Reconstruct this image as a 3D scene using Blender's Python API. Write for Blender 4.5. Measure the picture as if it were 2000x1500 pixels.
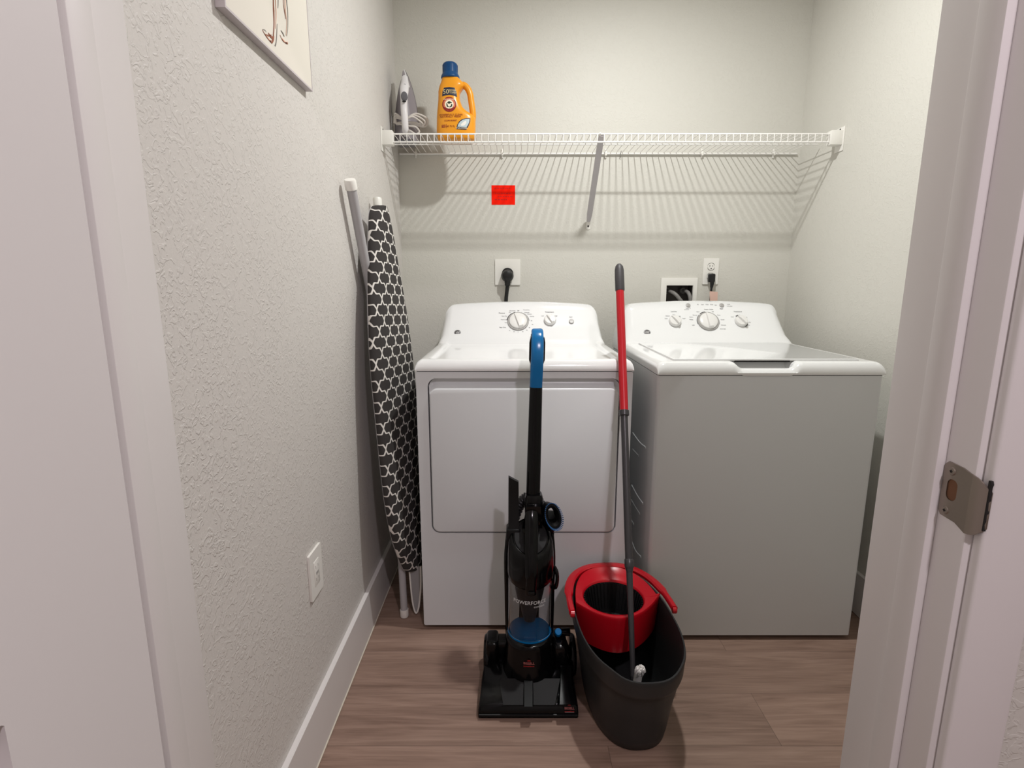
import bpy, bmesh, math, random
from mathutils import Vector, Matrix, noise
random.seed(7)
C = bpy.context.scene.collection
for o in list(bpy.data.objects): bpy.data.objects.remove(o)

# ------------------------------------------------------------------ camera, world, lights, exposure
F0, PITCH, CAMZ = 1038.0, math.radians(10.65), 1.178
cd = bpy.data.cameras.new('camera'); cam = bpy.data.objects.new('camera', cd); C.objects.link(cam)
cd.sensor_fit = 'HORIZONTAL'; cd.sensor_width = 36.0; cd.lens = 36.0*F0/2000.0; cd.clip_start = 0.02
cam.location = (0, 0, CAMZ); cam.rotation_euler = (math.pi/2 - PITCH, 0, 0)
bpy.context.scene.camera = cam

w = bpy.data.worlds.new('world'); bpy.context.scene.world = w; w.use_nodes = True
w.node_tree.nodes['Background'].inputs[0].default_value = (0.9, 0.9, 1.0, 1)
w.node_tree.nodes['Background'].inputs[1].default_value = 0.05

def lamp(name, loc, size, power, col):
    l = bpy.data.lights.new(name, 'AREA'); l.shape = 'DISK'; l.size = size; l.energy = power; l.color = col
    o = bpy.data.objects.new(name, l); C.objects.link(o); o.location = loc
    return o
lamp('laundry_lamp', (0.43, 1.54, 2.455), 0.075, 21.0, (0.985, 0.985, 0.965))
lamp('hall_lamp', (0.45, -0.50, 2.455), 0.09, 22.0, (0.99, 0.885, 0.96))

vs = bpy.context.scene.view_settings
vs.view_transform = 'Standard'; vs.look = 'None'; vs.gamma = 1.0; vs.use_curve_mapping = False
vs.exposure = -0.07

# ------------------------------------------------------------------ helpers
CP, SP = math.cos(PITCH), math.sin(PITCH)
def at(u, v, X=None, Y=None, Z=None):
    """point of the place seen at photograph pixel (u, v) on the plane X=, Y= or Z="""
    dx, dy = u-1000.0, 750.0-v
    d = Vector((dx, F0*CP + dy*SP, -F0*SP + dy*CP))
    if X is not None: s = X/d.x
    elif Y is not None: s = Y/d.y
    else: s = (Z-CAMZ)/d.z
    return Vector((0, 0, CAMZ)) + d*s
def ray_plane(u, v, p0, n):
    dx, dy = u-1000.0, 750.0-v
    d = Vector((dx, F0*CP + dy*SP, -F0*SP + dy*CP)); o = Vector((0, 0, CAMZ))
    return o + d*((p0-o).dot(n)/d.dot(n))

def lin(c):
    c = c/255.0
    return c/12.92 if c <= 0.04045 else ((c+0.055)/1.055)**2.4
def rgb(r, g, b): return (lin(r), lin(g), lin(b), 1.0)

MATS = {}
def mat(name, col, rough=0.5, metal=0.0, spec=0.5, trans=0.0, ior=1.45, coat=0.0, bump=None, alpha=1.0):
    if name in MATS: return MATS[name]
    m = bpy.data.materials.new(name); m.use_nodes = True
    nt = m.node_tree; p = nt.nodes['Principled BSDF']
    p.inputs['Base Color'].default_value = rgb(*col)
    p.inputs['Roughness'].default_value = rough; p.inputs['Metallic'].default_value = metal
    p.inputs['Specular IOR Level'].default_value = spec
    p.inputs['Transmission Weight'].default_value = trans; p.inputs['IOR'].default_value = ior
    p.inputs['Coat Weight'].default_value = coat; p.inputs['Coat Roughness'].default_value = 0.08
    p.inputs['Alpha'].default_value = alpha
    if bump:
        tc = nt.nodes.new('ShaderNodeTexCoord'); nz = nt.nodes.new('ShaderNodeTexNoise'); bp = nt.nodes.new('ShaderNodeBump')
        nz.inputs['Scale'].default_value = bump[0]; nz.inputs['Detail'].default_value = 4
        bp.inputs['Strength'].default_value = bump[1]; bp.inputs['Distance'].default_value = bump[2]
        nt.links.new(tc.outputs['Object'], nz.inputs['Vector']); nt.links.new(nz.outputs['Fac'], bp.inputs['Height'])
        nt.links.new(bp.outputs['Normal'], p.inputs['Normal'])
    MATS[name] = m
    return m

def N(nt, t, **kw):
    n = nt.nodes.new(t)
    for k, v in kw.items(): setattr(n, k, v)
    return n
def mathn(nt, op, a, b=None, clamp=False):
    n = N(nt, 'ShaderNodeMath', operation=op); n.use_clamp = clamp
    for i, x in enumerate([a, b]):
        if x is None: continue
        if isinstance(x, (int, float)): n.inputs[i].default_value = x
        else: nt.links.new(x, n.inputs[i])
    return n.outputs[0]

def wall_mat(name, col, strength):
    m = bpy.data.materials.new(name); m.use_nodes = True; nt = m.node_tree; p = nt.nodes['Principled BSDF']
    p.inputs['Base Color'].default_value = rgb(*col); p.inputs['Roughness'].default_value = 0.55
    p.inputs['Specular IOR Level'].default_value = 0.35
    tc = N(nt, 'ShaderNodeTexCoord')
    n1 = N(nt, 'ShaderNodeTexNoise'); n1.inputs['Scale'].default_value = 62; n1.inputs['Detail'].default_value = 3; n1.inputs['Distortion'].default_value = 1.4
    n2 = N(nt, 'ShaderNodeTexNoise'); n2.inputs['Scale'].default_value = 9; n2.inputs['Detail'].default_value = 2
    n3 = N(nt, 'ShaderNodeTexNoise'); n3.inputs['Scale'].default_value = 240; n3.inputs['Detail'].default_value = 2
    for n in (n1, n2, n3): nt.links.new(tc.outputs['Object'], n.inputs['Vector'])
    r = N(nt, 'ShaderNodeMapRange'); r.interpolation_type = 'SMOOTHSTEP'
    r.inputs['From Min'].default_value = 0.50; r.inputs['From Max'].default_value = 0.60
    nt.links.new(n1.outputs['Fac'], r.inputs['Value'])
    k = mathn(nt, 'MULTIPLY', r.outputs['Result'], n2.outputs['Fac'])
    h = mathn(nt, 'ADD', k, mathn(nt, 'MULTIPLY', n3.outputs['Fac'], 0.22))
    b = N(nt, 'ShaderNodeBump'); b.inputs['Strength'].default_value = strength; b.inputs['Distance'].default_value = 0.0022
    nt.links.new(h, b.inputs['Height']); nt.links.new(b.outputs['Normal'], p.inputs['Normal'])
    MATS[name] = m
    return m

def floor_mat():
    m = bpy.data.materials.new('floor_planks'); m.use_nodes = True; nt = m.node_tree; p = nt.nodes['Principled BSDF']
    tc = N(nt, 'ShaderNodeTexCoord')
    br = N(nt, 'ShaderNodeTexBrick'); br.offset = 0.37; br.squash = 1.0
    br.inputs['Color1'].default_value = (0.0, 0, 0, 1); br.inputs['Color2'].default_value = (1, 1, 1, 1); br.inputs['Mortar'].default_value = (0.5, 0.5, 0.5, 1)
    br.inputs['Scale'].default_value = 1.0; br.inputs['Brick Width'].default_value = 1.22; br.inputs['Row Height'].default_value = 0.181
    br.inputs['Mortar Size'].default_value = 0.0008; br.inputs['Mortar Smooth'].default_value = 0.3; br.inputs['Bias'].default_value = 0
    mp0 = N(nt, 'ShaderNodeMapping'); mp0.inputs['Location'].default_value = (0.52, 0.085, 0)
    nt.links.new(tc.outputs['Object'], mp0.inputs['Vector']); nt.links.new(mp0.outputs[0], br.inputs['Vector'])
    # per plank offset of the grain
    cx = N(nt, 'ShaderNodeCombineXYZ'); sep = N(nt, 'ShaderNodeSeparateColor'); nt.links.new(br.outputs['Color'], sep.inputs[0])
    off = mathn(nt, 'MULTIPLY', sep.outputs[0], 17.0)
    nt.links.new(off, cx.inputs[0]); nt.links.new(off, cx.inputs[2])
    va = N(nt, 'ShaderNodeVectorMath', operation='ADD'); nt.links.new(tc.outputs['Object'], va.inputs[0]); nt.links.new(cx.outputs[0], va.inputs[1])
    mp = N(nt, 'ShaderNodeMapping'); mp.inputs['Scale'].default_value = (2.0, 26, 1); nt.links.new(va.outputs[0], mp.inputs['Vector'])
    g1 = N(nt, 'ShaderNodeTexNoise'); g1.inputs['Scale'].default_value = 1.0; g1.inputs['Detail'].default_value = 6; g1.inputs['Roughness'].default_value = 0.6; g1.inputs['Distortion'].default_value = 1.1
    nt.links.new(mp.outputs[0], g1.inputs['Vector'])
    mp2 = N(nt, 'ShaderNodeMapping'); mp2.inputs['Scale'].default_value = (9, 230, 1); nt.links.new(va.outputs[0], mp2.inputs['Vector'])
    g2 = N(nt, 'ShaderNodeTexNoise'); g2.inputs['Scale'].default_value = 1.0; g2.inputs['Detail'].default_value = 3
    nt.links.new(mp2.outputs[0], g2.inputs['Vector'])
    mp3 = N(nt, 'ShaderNodeMapping'); mp3.inputs['Scale'].default_value = (1.1, 7.5, 1); nt.links.new(va.outputs[0], mp3.inputs['Vector'])
    g3 = N(nt, 'ShaderNodeTexNoise'); g3.inputs['Scale'].default_value = 1.0; g3.inputs['Detail'].default_value = 2; g3.inputs['Distortion'].default_value = 0.6
    nt.links.new(mp3.outputs[0], g3.inputs['Vector'])
    wv = mathn(nt, 'SINE', mathn(nt, 'MULTIPLY', g3.outputs['Fac'], 60.0))
    f = mathn(nt, 'ADD', mathn(nt, 'MULTIPLY', g1.outputs['Fac'], 0.75), mathn(nt, 'MULTIPLY', g2.outputs['Fac'], 0.25))
    f = mathn(nt, 'ADD', f, mathn(nt, 'MULTIPLY', wv, 0.022))
    cr = N(nt, 'ShaderNodeValToRGB'); e = cr.color_ramp.elements
    e[0].position = 0.30; e[0].color = rgb(118, 94, 82); e[1].position = 0.72; e[1].color = rgb(168, 141, 126)
    x = e.new(0.5); x.color = rgb(145, 119, 105)
    nt.links.new(f, cr.inputs[0])
    mixc = N(nt, 'ShaderNodeMix', data_type='RGBA', blend_type='MULTIPLY'); mixc.inputs[0].default_value = 1.0
    tone = N(nt, 'ShaderNodeMapRange'); tone.inputs['To Min'].default_value = 0.90; tone.inputs['To Max'].default_value = 1.06
    nt.links.new(sep.outputs[0], tone.inputs['Value'])
    dark = mathn(nt, 'SUBTRACT', 1.0, mathn(nt, 'MULTIPLY', br.outputs['Fac'], 0.45))
    tt = mathn(nt, 'MULTIPLY', tone.outputs[0], dark)
    nt.links.new(cr.outputs[0], mixc.inputs[6]); nt.links.new(tt, mixc.inputs[7])
    nt.links.new(mixc.outputs[2], p.inputs['Base Color'])
    p.inputs['Roughness'].default_value = 0.48; p.inputs['Specular IOR Level'].default_value = 0.4
    b = N(nt, 'ShaderNodeBump'); b.inputs['Strength'].default_value = 0.25; b.inputs['Distance'].default_value = 0.0006
    nt.links.new(mathn(nt, 'SUBTRACT', f, br.outputs['Fac']), b.inputs['Height']); nt.links.new(b.outputs['Normal'], p.inputs['Normal'])
    return m

def cover_mat():
    """charcoal cloth with a white quatrefoil trellis, laid out in the cover's own UVs (metres)"""
    m = bpy.data.materials.new('trellis_cloth'); m.use_nodes = True; nt = m.node_tree; p = nt.nodes['Principled BSDF']
    uv = N(nt, 'ShaderNodeUVMap'); uv.uv_map = 'UVMap'
    s = N(nt, 'ShaderNodeSeparateXYZ'); nt.links.new(uv.outputs[0], s.inputs[0])
    px, pz = 0.076, 0.068
    a = mathn(nt, 'MULTIPLY', s.outputs[0], 2*math.pi/px); b = mathn(nt, 'MULTIPLY', s.outputs[1], 2*math.pi/pz)
    S = mathn(nt, 'ADD', a, b); D = mathn(nt, 'SUBTRACT', a, b)
    def wig(q):
        a = mathn(nt, 'MULTIPLY', mathn(nt, 'SINE', q), -0.33)
        for k, c in ((2.0, -0.075), (3.0, -0.045)): a = mathn(nt, 'ADD', a, mathn(nt, 'MULTIPLY', mathn(nt, 'SINE', mathn(nt, 'MULTIPLY', q, k)), c))
        return a
    g1 = mathn(nt, 'ADD', mathn(nt, 'MULTIPLY', S, 0.5), wig(D))
    g2 = mathn(nt, 'ADD', mathn(nt, 'MULTIPLY', D, 0.5), wig(S))
    c1 = mathn(nt, 'ABSOLUTE', mathn(nt, 'COSINE', g1)); c2 = mathn(nt, 'ABSOLUTE', mathn(nt, 'COSINE', g2))
    mn = mathn(nt, 'MINIMUM', c1, c2)
    r = N(nt, 'ShaderNodeMapRange'); r.inputs['From Min'].default_value = 0.15; r.inputs['From Max'].default_value = 0.21
    nt.links.new(mn, r.inputs['Value'])
    mx = N(nt, 'ShaderNodeMix', data_type='RGBA')
    mx.inputs[6].default_value = rgb(226, 222, 216); mx.inputs[7].default_value = rgb(62, 59, 58)
    nt.links.new(r.outputs[0], mx.inputs[0]); nt.links.new(mx.outputs[2], p.inputs['Base Color'])
    p.inputs['Roughness'].default_value = 0.85; p.inputs['Specular IOR Level'].default_value = 0.2
    tc = N(nt, 'ShaderNodeTexCoord'); nz = N(nt, 'ShaderNodeTexNoise'); nz.inputs['Scale'].default_value = 14
    nt.links.new(tc.outputs['Object'], nz.inputs['Vector'])
    bb = N(nt, 'ShaderNodeBump'); bb.inputs['Strength'].default_value = 0.5; bb.inputs['Distance'].default_value = 0.008
    nt.links.new(nz.outputs['Fac'], bb.inputs['Height']); nt.links.new(bb.outputs['Normal'], p.inputs['Normal'])
    return m

WALL = wall_mat('wall_paint', (213, 211, 203), 0.30)
WALLT = wall_mat('knockdown_wall_paint', (213, 209, 204), 0.55)
CEIL = mat('ceiling_paint', (232, 230, 226), 0.7, bump=(90, 0.3, 0.002))
TRIM = mat('trim_paint', (226, 222, 220), 0.38, bump=(30, 0.06, 0.001))
DOORP = mat('door_paint', (224, 220, 219), 0.42, bump=(60, 0.05, 0.0006))
FLOOR = floor_mat()
ENAMEL = mat('white_enamel', (238, 239, 239), 0.12, spec=0.6, coat=0.4)
PANEL = mat('appliance_steel_paint', (217, 219, 221), 0.28, spec=0.5, bump=(500, 0.05, 0.0003))
KNOB = mat('knob_plastic', (232, 231, 228), 0.25)
KNOBD = mat('mid_grey_plastic', (168, 166, 163), 0.35)  # plain grey of the dial rings, push buttons and outlet slots
INK = mat('print_ink', (70, 68, 70), 0.6)
INKG = mat('print_ink_grey', (140, 139, 140), 0.6)
DARKGAP = mat('dark_gap', (22, 20, 20), 0.7)
WIRE = mat('white_vinyl_wire', (240, 238, 234), 0.35)
BRACE = mat('grey_painted_brace', (196, 192, 194), 0.4)
WPLAS = mat('white_plastic', (238, 236, 230), 0.35)
OUTBOX = mat('outlet_box_grey', (92, 86, 84), 0.6)
SLOT = mat('dark_slot', (30, 28, 28), 0.6)
RUBBER = mat('black_rubber', (20, 20, 21), 0.45)
HOSEG = mat('grey_hose', (125, 122, 120), 0.45)
BLACKP = mat('gloss_black_plastic', (7, 7, 8), 0.13, spec=0.28)
BLACKM = mat('matte_black_plastic', (15, 15, 16), 0.4, spec=0.3)
SMOKE = mat('smoked_window', (30, 29, 30), 0.5, spec=0.15)
BLUE = mat('blue_plastic', (4, 104, 164), 0.2)
BLUED = mat('blue_bristle', (40, 88, 138), 0.6)
CLEAR = mat('clear_cup_plastic', (226, 225, 225), 0.03, trans=1.0, ior=1.25)
FILT = mat('cyclone_grey', (44, 44, 46), 0.4, spec=0.3)
WHITEINK = mat('white_print', (205, 205, 205), 0.5)
REDINK = mat('red_print', (176, 30, 32), 0.5)
REDP = mat('red_plastic', (184, 12, 30), 0.25)
REDPOLE = mat('red_pole', (182, 16, 32), 0.32)
BUCKET = mat('charcoal_bucket_plastic', (36, 37, 38), 0.45, bump=(400, 0.1, 0.0004))
GRIP = mat('dark_grip', (66, 64, 66), 0.5)
POLEG = mat('dark_grey_pole', (60, 58, 60), 0.3, metal=0.2)
FIBRE = mat('white_fibre', (232, 230, 226), 0.9)
ORANGE = mat('orange_bottle', (238, 158, 36), 0.3)
CAPB = mat('navy_cap', (10, 68, 118), 0.35)
NAVY = mat('navy_label', (38, 44, 66), 0.4)
CREAM = mat('cream_label', (250, 238, 214), 0.45)
MAROON = mat('maroon_label', (140, 36, 34), 0.45)
LTBLUE = mat('pale_blue_label', (190, 206, 212), 0.4)
IRONW = mat('iron_white', (232, 230, 232), 0.3)
IRONG = mat('iron_grey', (104, 103, 108), 0.3)
SOLE = mat('iron_soleplate', (126, 120, 124), 0.4, metal=0.3)
CORDW = mat('white_cord', (214, 208, 202), 0.5)
NOTE = mat('neon_red_note', (255, 30, 8), 0.7, spec=0.1)
NOTEI = mat('note_ink', (205, 10, 4), 0.7)
CANVAS = mat('canvas_white', (226, 220, 209), 0.75, bump=(900, 0.15, 0.0004))
FRAMEM = mat('picture_frame_grey', (202, 194, 196), 0.45)
STROKE1 = mat('brown_brush', (150, 92, 70), 0.8)
STROKE2 = mat('grey_brush', (128, 122, 116), 0.8)
STROKE3 = mat('peach_brush', (226, 178, 156), 0.8)
NICKEL = mat('satin_nickel', (150, 140, 130), 0.38, metal=0.85)
WOODRAW = mat('raw_wood_hole', (120, 84, 60), 0.8)
TUBEG = mat('grey_painted_tube', (176, 174, 176), 0.35)
PINKTAG = mat('pink_tag', (226, 190, 176), 0.7)
CAULK = mat('caulk', (214, 206, 190), 0.6)

# --- mesh helpers
def bm_new(): return bmesh.new()
def merge(bm, t):
    me = bpy.data.meshes.new('tmp'); t.to_mesh(me); t.free(); bm.from_mesh(me); bpy.data.meshes.remove(me)
def box(bm, x0, x1, y0, y1, z0, z1, bev=0.0, seg=2, M=None):
    t = bmesh.new(); bmesh.ops.create_cube(t, size=1.0)
    for v in t.verts:
        v.co = Vector(((x0+x1)/2 + v.co.x*(x1-x0), (y0+y1)/2 + v.co.y*(y1-y0), (z0+z1)/2 + v.co.z*(z1-z0)))
    if bev > 0: bmesh.ops.bevel(t, geom=list(t.edges), offset=bev, segments=seg, profile=0.5, affect='EDGES')
    if M is not None: bmesh.ops.transform(t, matrix=M, verts=t.verts)
    merge(bm, t)
def loft(bm, rings, closed=True, cap0=True, cap1=True):
    vs_ = [[bm.verts.new(p) for p in r] for r in rings]
    n = len(rings[0])
    for a, b in zip(vs_[:-1], vs_[1:]):
        for i in range(n if closed else n-1):
            j = (i+1) % n
            try: bm.faces.new((a[i], a[j], b[j], b[i]))
            except ValueError: pass
    if closed and cap0: bm.faces.new(list(reversed(vs_[0])))
    if closed and cap1: bm.faces.new(vs_[-1])
def tube(bm, pts, r, n=12, cap=True, flat=None, up=None, ex=2.0):
    """tube along pts; r number or list; flat=(ra, rb) factors for an oval section with `up` the rb direction"""
    pts = [Vector(p) for p in pts]; m = len(pts)
    rs = r if isinstance(r, (list, tuple)) else [r]*m
    tan = []
    for i in range(m):
        a = pts[max(0, i-1)]; b = pts[min(m-1, i+1)]; tan.append((b-a).normalized())
    ref = Vector(up) if up is not None else (Vector((0, 0, 1)) if abs(tan[0].z) < 0.9 else Vector((1, 0, 0)))
    nrm = (ref - tan[0]*ref.dot(tan[0])).normalized(); rings = []
    for i in range(m):
        src = Vector(up) if up is not None else nrm
        nrm = (src - tan[i]*src.dot(tan[i])).normalized(); bi = tan[i].cross(nrm)
        fa, fb = flat if flat else (1, 1)
        pw = lambda q: math.copysign(abs(q)**(2/ex), q)
        rings.append([pts[i] + bi*(pw(math.cos(2*math.pi*k/n))*rs[i]*fa) + nrm*(pw(math.sin(2*math.pi*k/n))*rs[i]*fb) for k in range(n)])
    loft(bm, rings, True, cap, cap)
def smooth_path(pts, k=6, closed=False):
    P = [Vector(p) for p in pts]; out = []; n = len(P)
    rng = range(n) if closed else range(n-1)
    for i in rng:
        if closed: p0, p1, p2, p3 = P[(i-1) % n], P[i], P[(i+1) % n], P[(i+2) % n]
        else: p0, p1, p2, p3 = P[max(0, i-1)], P[i], P[i+1], P[min(n-1, i+2)]
        for j in range(k):
            t = j/k
            out.append(0.5*((2*p1) + (p2-p0)*t + (2*p0-5*p1+4*p2-p3)*t*t + (3*p1-p0-3*p2+p3)*t*t*t))
    if not closed: out.append(P[-1])
    return out
def frame_from(n, up=(0, 0, 1)):
    n = Vector(n).normalized(); u = Vector(up); x = u.cross(n)
    if x.length < 1e-5: x = Vector((1, 0, 0))
    x.normalize(); y = n.cross(x)
    return x, y, n
def lathe(bm, prof, origin, axis=(0, 0, 1), n=32, up=(0, 1, 0), caps=True, sx=1.0, sy=1.0):
    x, y, z = frame_from(axis, up); o = Vector(origin)
    loft(bm, [[o + x*(math.cos(2*math.pi*k/n)*r*sx) + y*(math.sin(2*math.pi*k/n)*r*sy) + z*h for k in range(n)] for r, h in prof], True, caps, caps)
def rrect(a0, a1, b0, b1, r, k=6):
    pts = []
    for cx, cy, s in ((a1-r, b1-r, 0), (a0+r, b1-r, 1), (a0+r, b0+r, 2), (a1-r, b0+r, 3)):
        for i in range(k+1):
            t = math.pi/2*(s + i/k); pts.append((cx+math.cos(t)*r, cy+math.sin(t)*r))
    return pts
def plate(bm, outer, holes, fn, d0, d1):
    """flat plate with holes; outline points (a, b) mapped through fn(a, b, depth)"""
    t = bmesh.new(); edges = []; loops = []
    for lp in [outer]+holes:
        v = [t.verts.new(fn(a, b, d0)) for a, b in lp]; loops.append(v)
        for i in range(len(v)): edges.append(t.edges.new((v[i], v[(i+1) % len(v)])))
    bmesh.ops.triangle_fill(t, edges=edges, use_beauty=True)
    f0 = list(t.faces)
    if abs(d1-d0) > 1e-9:
        mp = {}
        for lp, v in zip([outer]+holes, loops):
            for (a, b), q in zip(lp, v): mp[q] = t.verts.new(fn(a, b, d1))
        for f in f0: t.faces.new([mp[q] for q in reversed(f.verts)])
        for v in loops:
            for i in range(len(v)):
                j = (i+1) % len(v); t.faces.new((v[i], v[j], mp[v[j]], mp[v[i]]))
    bmesh.ops.recalc_face_normals(t, faces=t.faces)
    merge(bm, t)
def text(bm, s, origin, xd, yd, size, align='CENTER', ext=0.0002, wrap=None, shear=0.0, bold=0.0):
    cu = bpy.data.curves.new('t', 'FONT'); cu.body = s; cu.size = size; cu.align_x = align; cu.align_y = 'CENTER'
    cu.extrude = ext; cu.shear = shear; cu.offset = bold; cu.resolution_u = 2
    ob = bpy.data.objects.new('t', cu); C.objects.link(ob)
    bpy.context.view_layer.update()
    me = bpy.data.meshes.new_from_object(ob.evaluated_get(bpy.context.evaluated_depsgraph_get()))
    xd = Vector(xd).normalized(); yd = Vector(yd).normalized(); zd = xd.cross(yd); o = Vector(origin)
    for v in me.vertices:
        p = o + xd*v.co.x + yd*v.co.y + zd*v.co.z
        v.co = wrap(p, v.co.z) if wrap else p
    bm.from_mesh(me); bpy.data.meshes.remove(me); bpy.data.objects.remove(ob); bpy.data.curves.remove(cu)

ORG = {}
def thing(name, label, cat, loc, group=None):
    o = bpy.data.objects.new(name, None); C.objects.link(o); o.empty_display_size = 0.05
    o.location = loc; ORG[o] = Vector(loc); o['label'] = label; o['category'] = cat
    if group: o['group'] = group
    return o
def obj(name, bm, m, parent=None, ang=35, origin=None, uv=None):
    bmesh.ops.remove_doubles(bm, verts=bm.verts, dist=1e-6)
    bmesh.ops.recalc_face_normals(bm, faces=bm.faces)
    org = ORG[parent] if parent else (Vector(origin) if origin else Vector((0, 0, 0)))
    bmesh.ops.translate(bm, verts=bm.verts, vec=-org)
    me = bpy.data.meshes.new(name); bm.to_mesh(me); bm.free()
    me.materials.append(m)
    me.shade_smooth()
    me.set_sharp_from_angle(angle=math.radians(ang))
    o = bpy.data.objects.new(name, me); C.objects.link(o); ORG[o] = org
    if parent: o.parent = parent
    else: o.location = org
    return o
def obj_split(name, bm, m, parent, **k):
    left = set(bm.verts); groups = []
    while left:
        v = left.pop(); st = [v]; g = {v}
        while st:
            a = st.pop()
            for e in a.link_edges:
                q = e.other_vert(a)
                if q not in g: g.add(q); st.append(q)
        left -= g; groups.append(g)
    out = []
    for g in groups:
        nb = bmesh.new(); mp = {v: nb.verts.new(v.co) for v in g}
        fs = {f for v in g for f in v.link_faces}
        for f in fs: nb.faces.new([mp[v] for v in f.verts])
        out.append(obj(name, nb, m, parent, **k))
    bm.free()
    return out
def struct(name, bm, m, parent=None, **k):
    o = obj(name, bm, m, parent, **k)
    if not parent: o['kind'] = 'structure'
    return o
def tag(o, label, cat, group=None):
    o['label'] = label; o['category'] = cat
    if group: o['group'] = group
    return o

# ------------------------------------------------------------------ the setting
XL, XR, YB, YF, YH = -0.4975, 1.258, 2.47, 0.577, 0.466     # laundry walls, room face and hall face of the door wall
ZC = 2.50
HX0, HX1, HY0 = -1.25, 1.75, -1.75                           # the hall the camera stands in
JL, JR, ZD = -0.386, 0.427, 2.032                            # door opening
b = bm_new(); box(b, HX0-0.1, HX1+0.1, HY0-0.1, YB+0.2, -0.05, 0.0); struct('floor', b, FLOOR)
b = bm_new(); box(b, HX0-0.1, HX1+0.1, HY0-0.1, YB+0.2, ZC, ZC+0.05); struct('ceiling', b, CEIL)
OB = (0.693, 0.838, 1.03, 1.192)                             # outlet box opening in the back wall
b = bm_new()
plate(b, [(XL-0.1, 0), (XR+0.1, 0), (XR+0.1, ZC), (XL-0.1, ZC)], [[(OB[0], OB[2]), (OB[1], OB[2]), (OB[1], OB[3]), (OB[0], OB[3])]],
      lambda a, c, d: Vector((a, YB+d, c)), 0.0, 0.11)
struct('wall_back', b, WALL)
b = bm_new(); box(b, XL-0.1, XL, YF, YB, 0, ZC); struct('wall_left', b, WALLT)
b = bm_new(); box(b, XR, XR+0.1, YF, YB, 0, ZC); struct('wall_right', b, WALL)
b = bm_new()
jo = 0.018
plate(b, [(HX0-0.1, 0), (JL-jo, 0), (JL-jo, ZD+jo), (JR+jo, ZD+jo), (JR+jo, 0), (HX1+0.1, 0), (HX1+0.1, ZC), (HX0-0.1, ZC)], [],
      lambda a, c, d: Vector((a, d, c)), YH, YF)
struct('wall_front', b, WALL)
b = bm_new(); box(b, HX0-0.1, HX0, HY0, YH, 0, ZC); struct('wall_hall_left', b, WALL)
b = bm_new(); box(b, HX1, HX1+0.1, HY0, YH, 0, ZC); struct('wall_hall_right', b, WALL)
b = bm_new(); box(b, HX0-0.1, HX1+0.1, HY0-0.1, HY0, 0, ZC); struct('wall_hall_rear', b, WALL)

# baseboards
def baseboard(name, x0, x1, y0, y1, shade_side):
    b = bm_new(); box(b, x0, x1, y0, y1, 0.002, 0.155, 0.0015, 1)
    o = struct(name, b, TRIM)
    return o
BT = 0.0145
bl = baseboard('baseboard_left', XL, XL+BT, YF+0.014, YB, 1)
b = bm_new(); tube(b, [(XL+BT+0.0008, YF+0.02, 0.0025), (XL+BT+0.0008, YB-0.02, 0.0025)], 0.0022, 8); obj('caulk_bead', b, CAULK, bl)
baseboard('baseboard_back', XL+BT, XR-BT, YB-BT, YB, 0)
baseboard('baseboard_right', XR-BT, XR, YF+0.014, YB, 0)

# door frame: jambs, stops, leaf
d1 = bpy.data.objects.new('door_1', None); C.objects.link(d1); d1['kind'] = 'structure'; ORG[d1] = Vector((JL, 0.5, 0)); d1.location = ORG[d1]
d1.empty_display_size = 0.1
YJ0, YJ1 = 0.4656, 0.589
b = bm_new()
box(b, JR, JR+jo, YJ0, YJ1, 0, ZD, 0.0015, 2); box(b, JL-jo, JL, YJ0, YJ1, 0, ZD, 0.0015, 2); box(b, JL-jo, JR+jo, YJ0, YJ1, ZD, ZD+jo, 0.0015, 2)
obj('door_jamb', b, TRIM, d1)
ST = 0.0095
b = bm_new()
box(b, JR-ST, JR, 0.4994, 0.530, 0, ZD-ST, 0.0012, 2); box(b, JL, JL+ST, 0.4994, 0.530, 0, ZD-ST, 0.0012, 2); box(b, JL, JR, 0.4994, 0.530, ZD-ST, ZD, 0.0012, 2)
obj('door_stop', b, TRIM, d1)
# leaf stands open at a right angle into the hall along the left jamb
LX0, LX1, LY0, LY1 = JL+0.006, JL+0.041, -0.352, 0.449
b = bm_new()
pan = [rrect(-0.225, 0.312, 0.20, 0.885, 0.002, 1), rrect(-0.225, 0.312, 1.02, 1.90, 0.002, 1)]
plate(b, [(LY0, 0.012), (LY1, 0.012), (LY1, ZD-0.006), (LY0, ZD-0.006)], pan, lambda a, c, d: Vector((d, a, c)), LX1-0.009, LX1)
box(b, LX0, LX1-0.009, LY0, LY1, 0.012, ZD-0.006)
obj('door_leaf', b, DOORP, d1)
b = bm_new()
for z in (0.25, 1.05, 1.80):
    tube(b, [(JL-0.004, YJ0-0.008, z-0.045), (JL-0.004, YJ0-0.008, z+0.045)], 0.0055, 12)
obj_split('hinge', b, NICKEL, d1)

# casings
def casing(name, x0, x1, y0, y1, z0, z1):
    b = bm_new(); box(b, x0, x1, y0, y1, z0, z1, 0.003, 3); struct(name, b, TRIM)
RV, CW = 0.0066, 0.057
casing('trim_1', JR+RV, JR+RV+CW, 0.454, YH, 0.0, ZD+RV)
casing('trim_2', JL-RV-CW, JL-RV, 0.454, YH, 0.0, ZD+RV)
casing('trim_3', JL-RV-CW, JR+RV+CW, 0.454, YH, ZD+RV, ZD+RV+CW)
casing('trim_4', JR+0.005, JR+0.005+CW, YF, YJ1, 0.0, ZD+0.005)
casing('trim_5', JL-0.005-CW, JL-0.005, YF, YJ1, 0.0, ZD+0.005)
casing('trim_6', JL-0.005-CW, JR+0.005+CW, YF, YJ1, ZD+0.005, ZD+0.005+CW)

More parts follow.
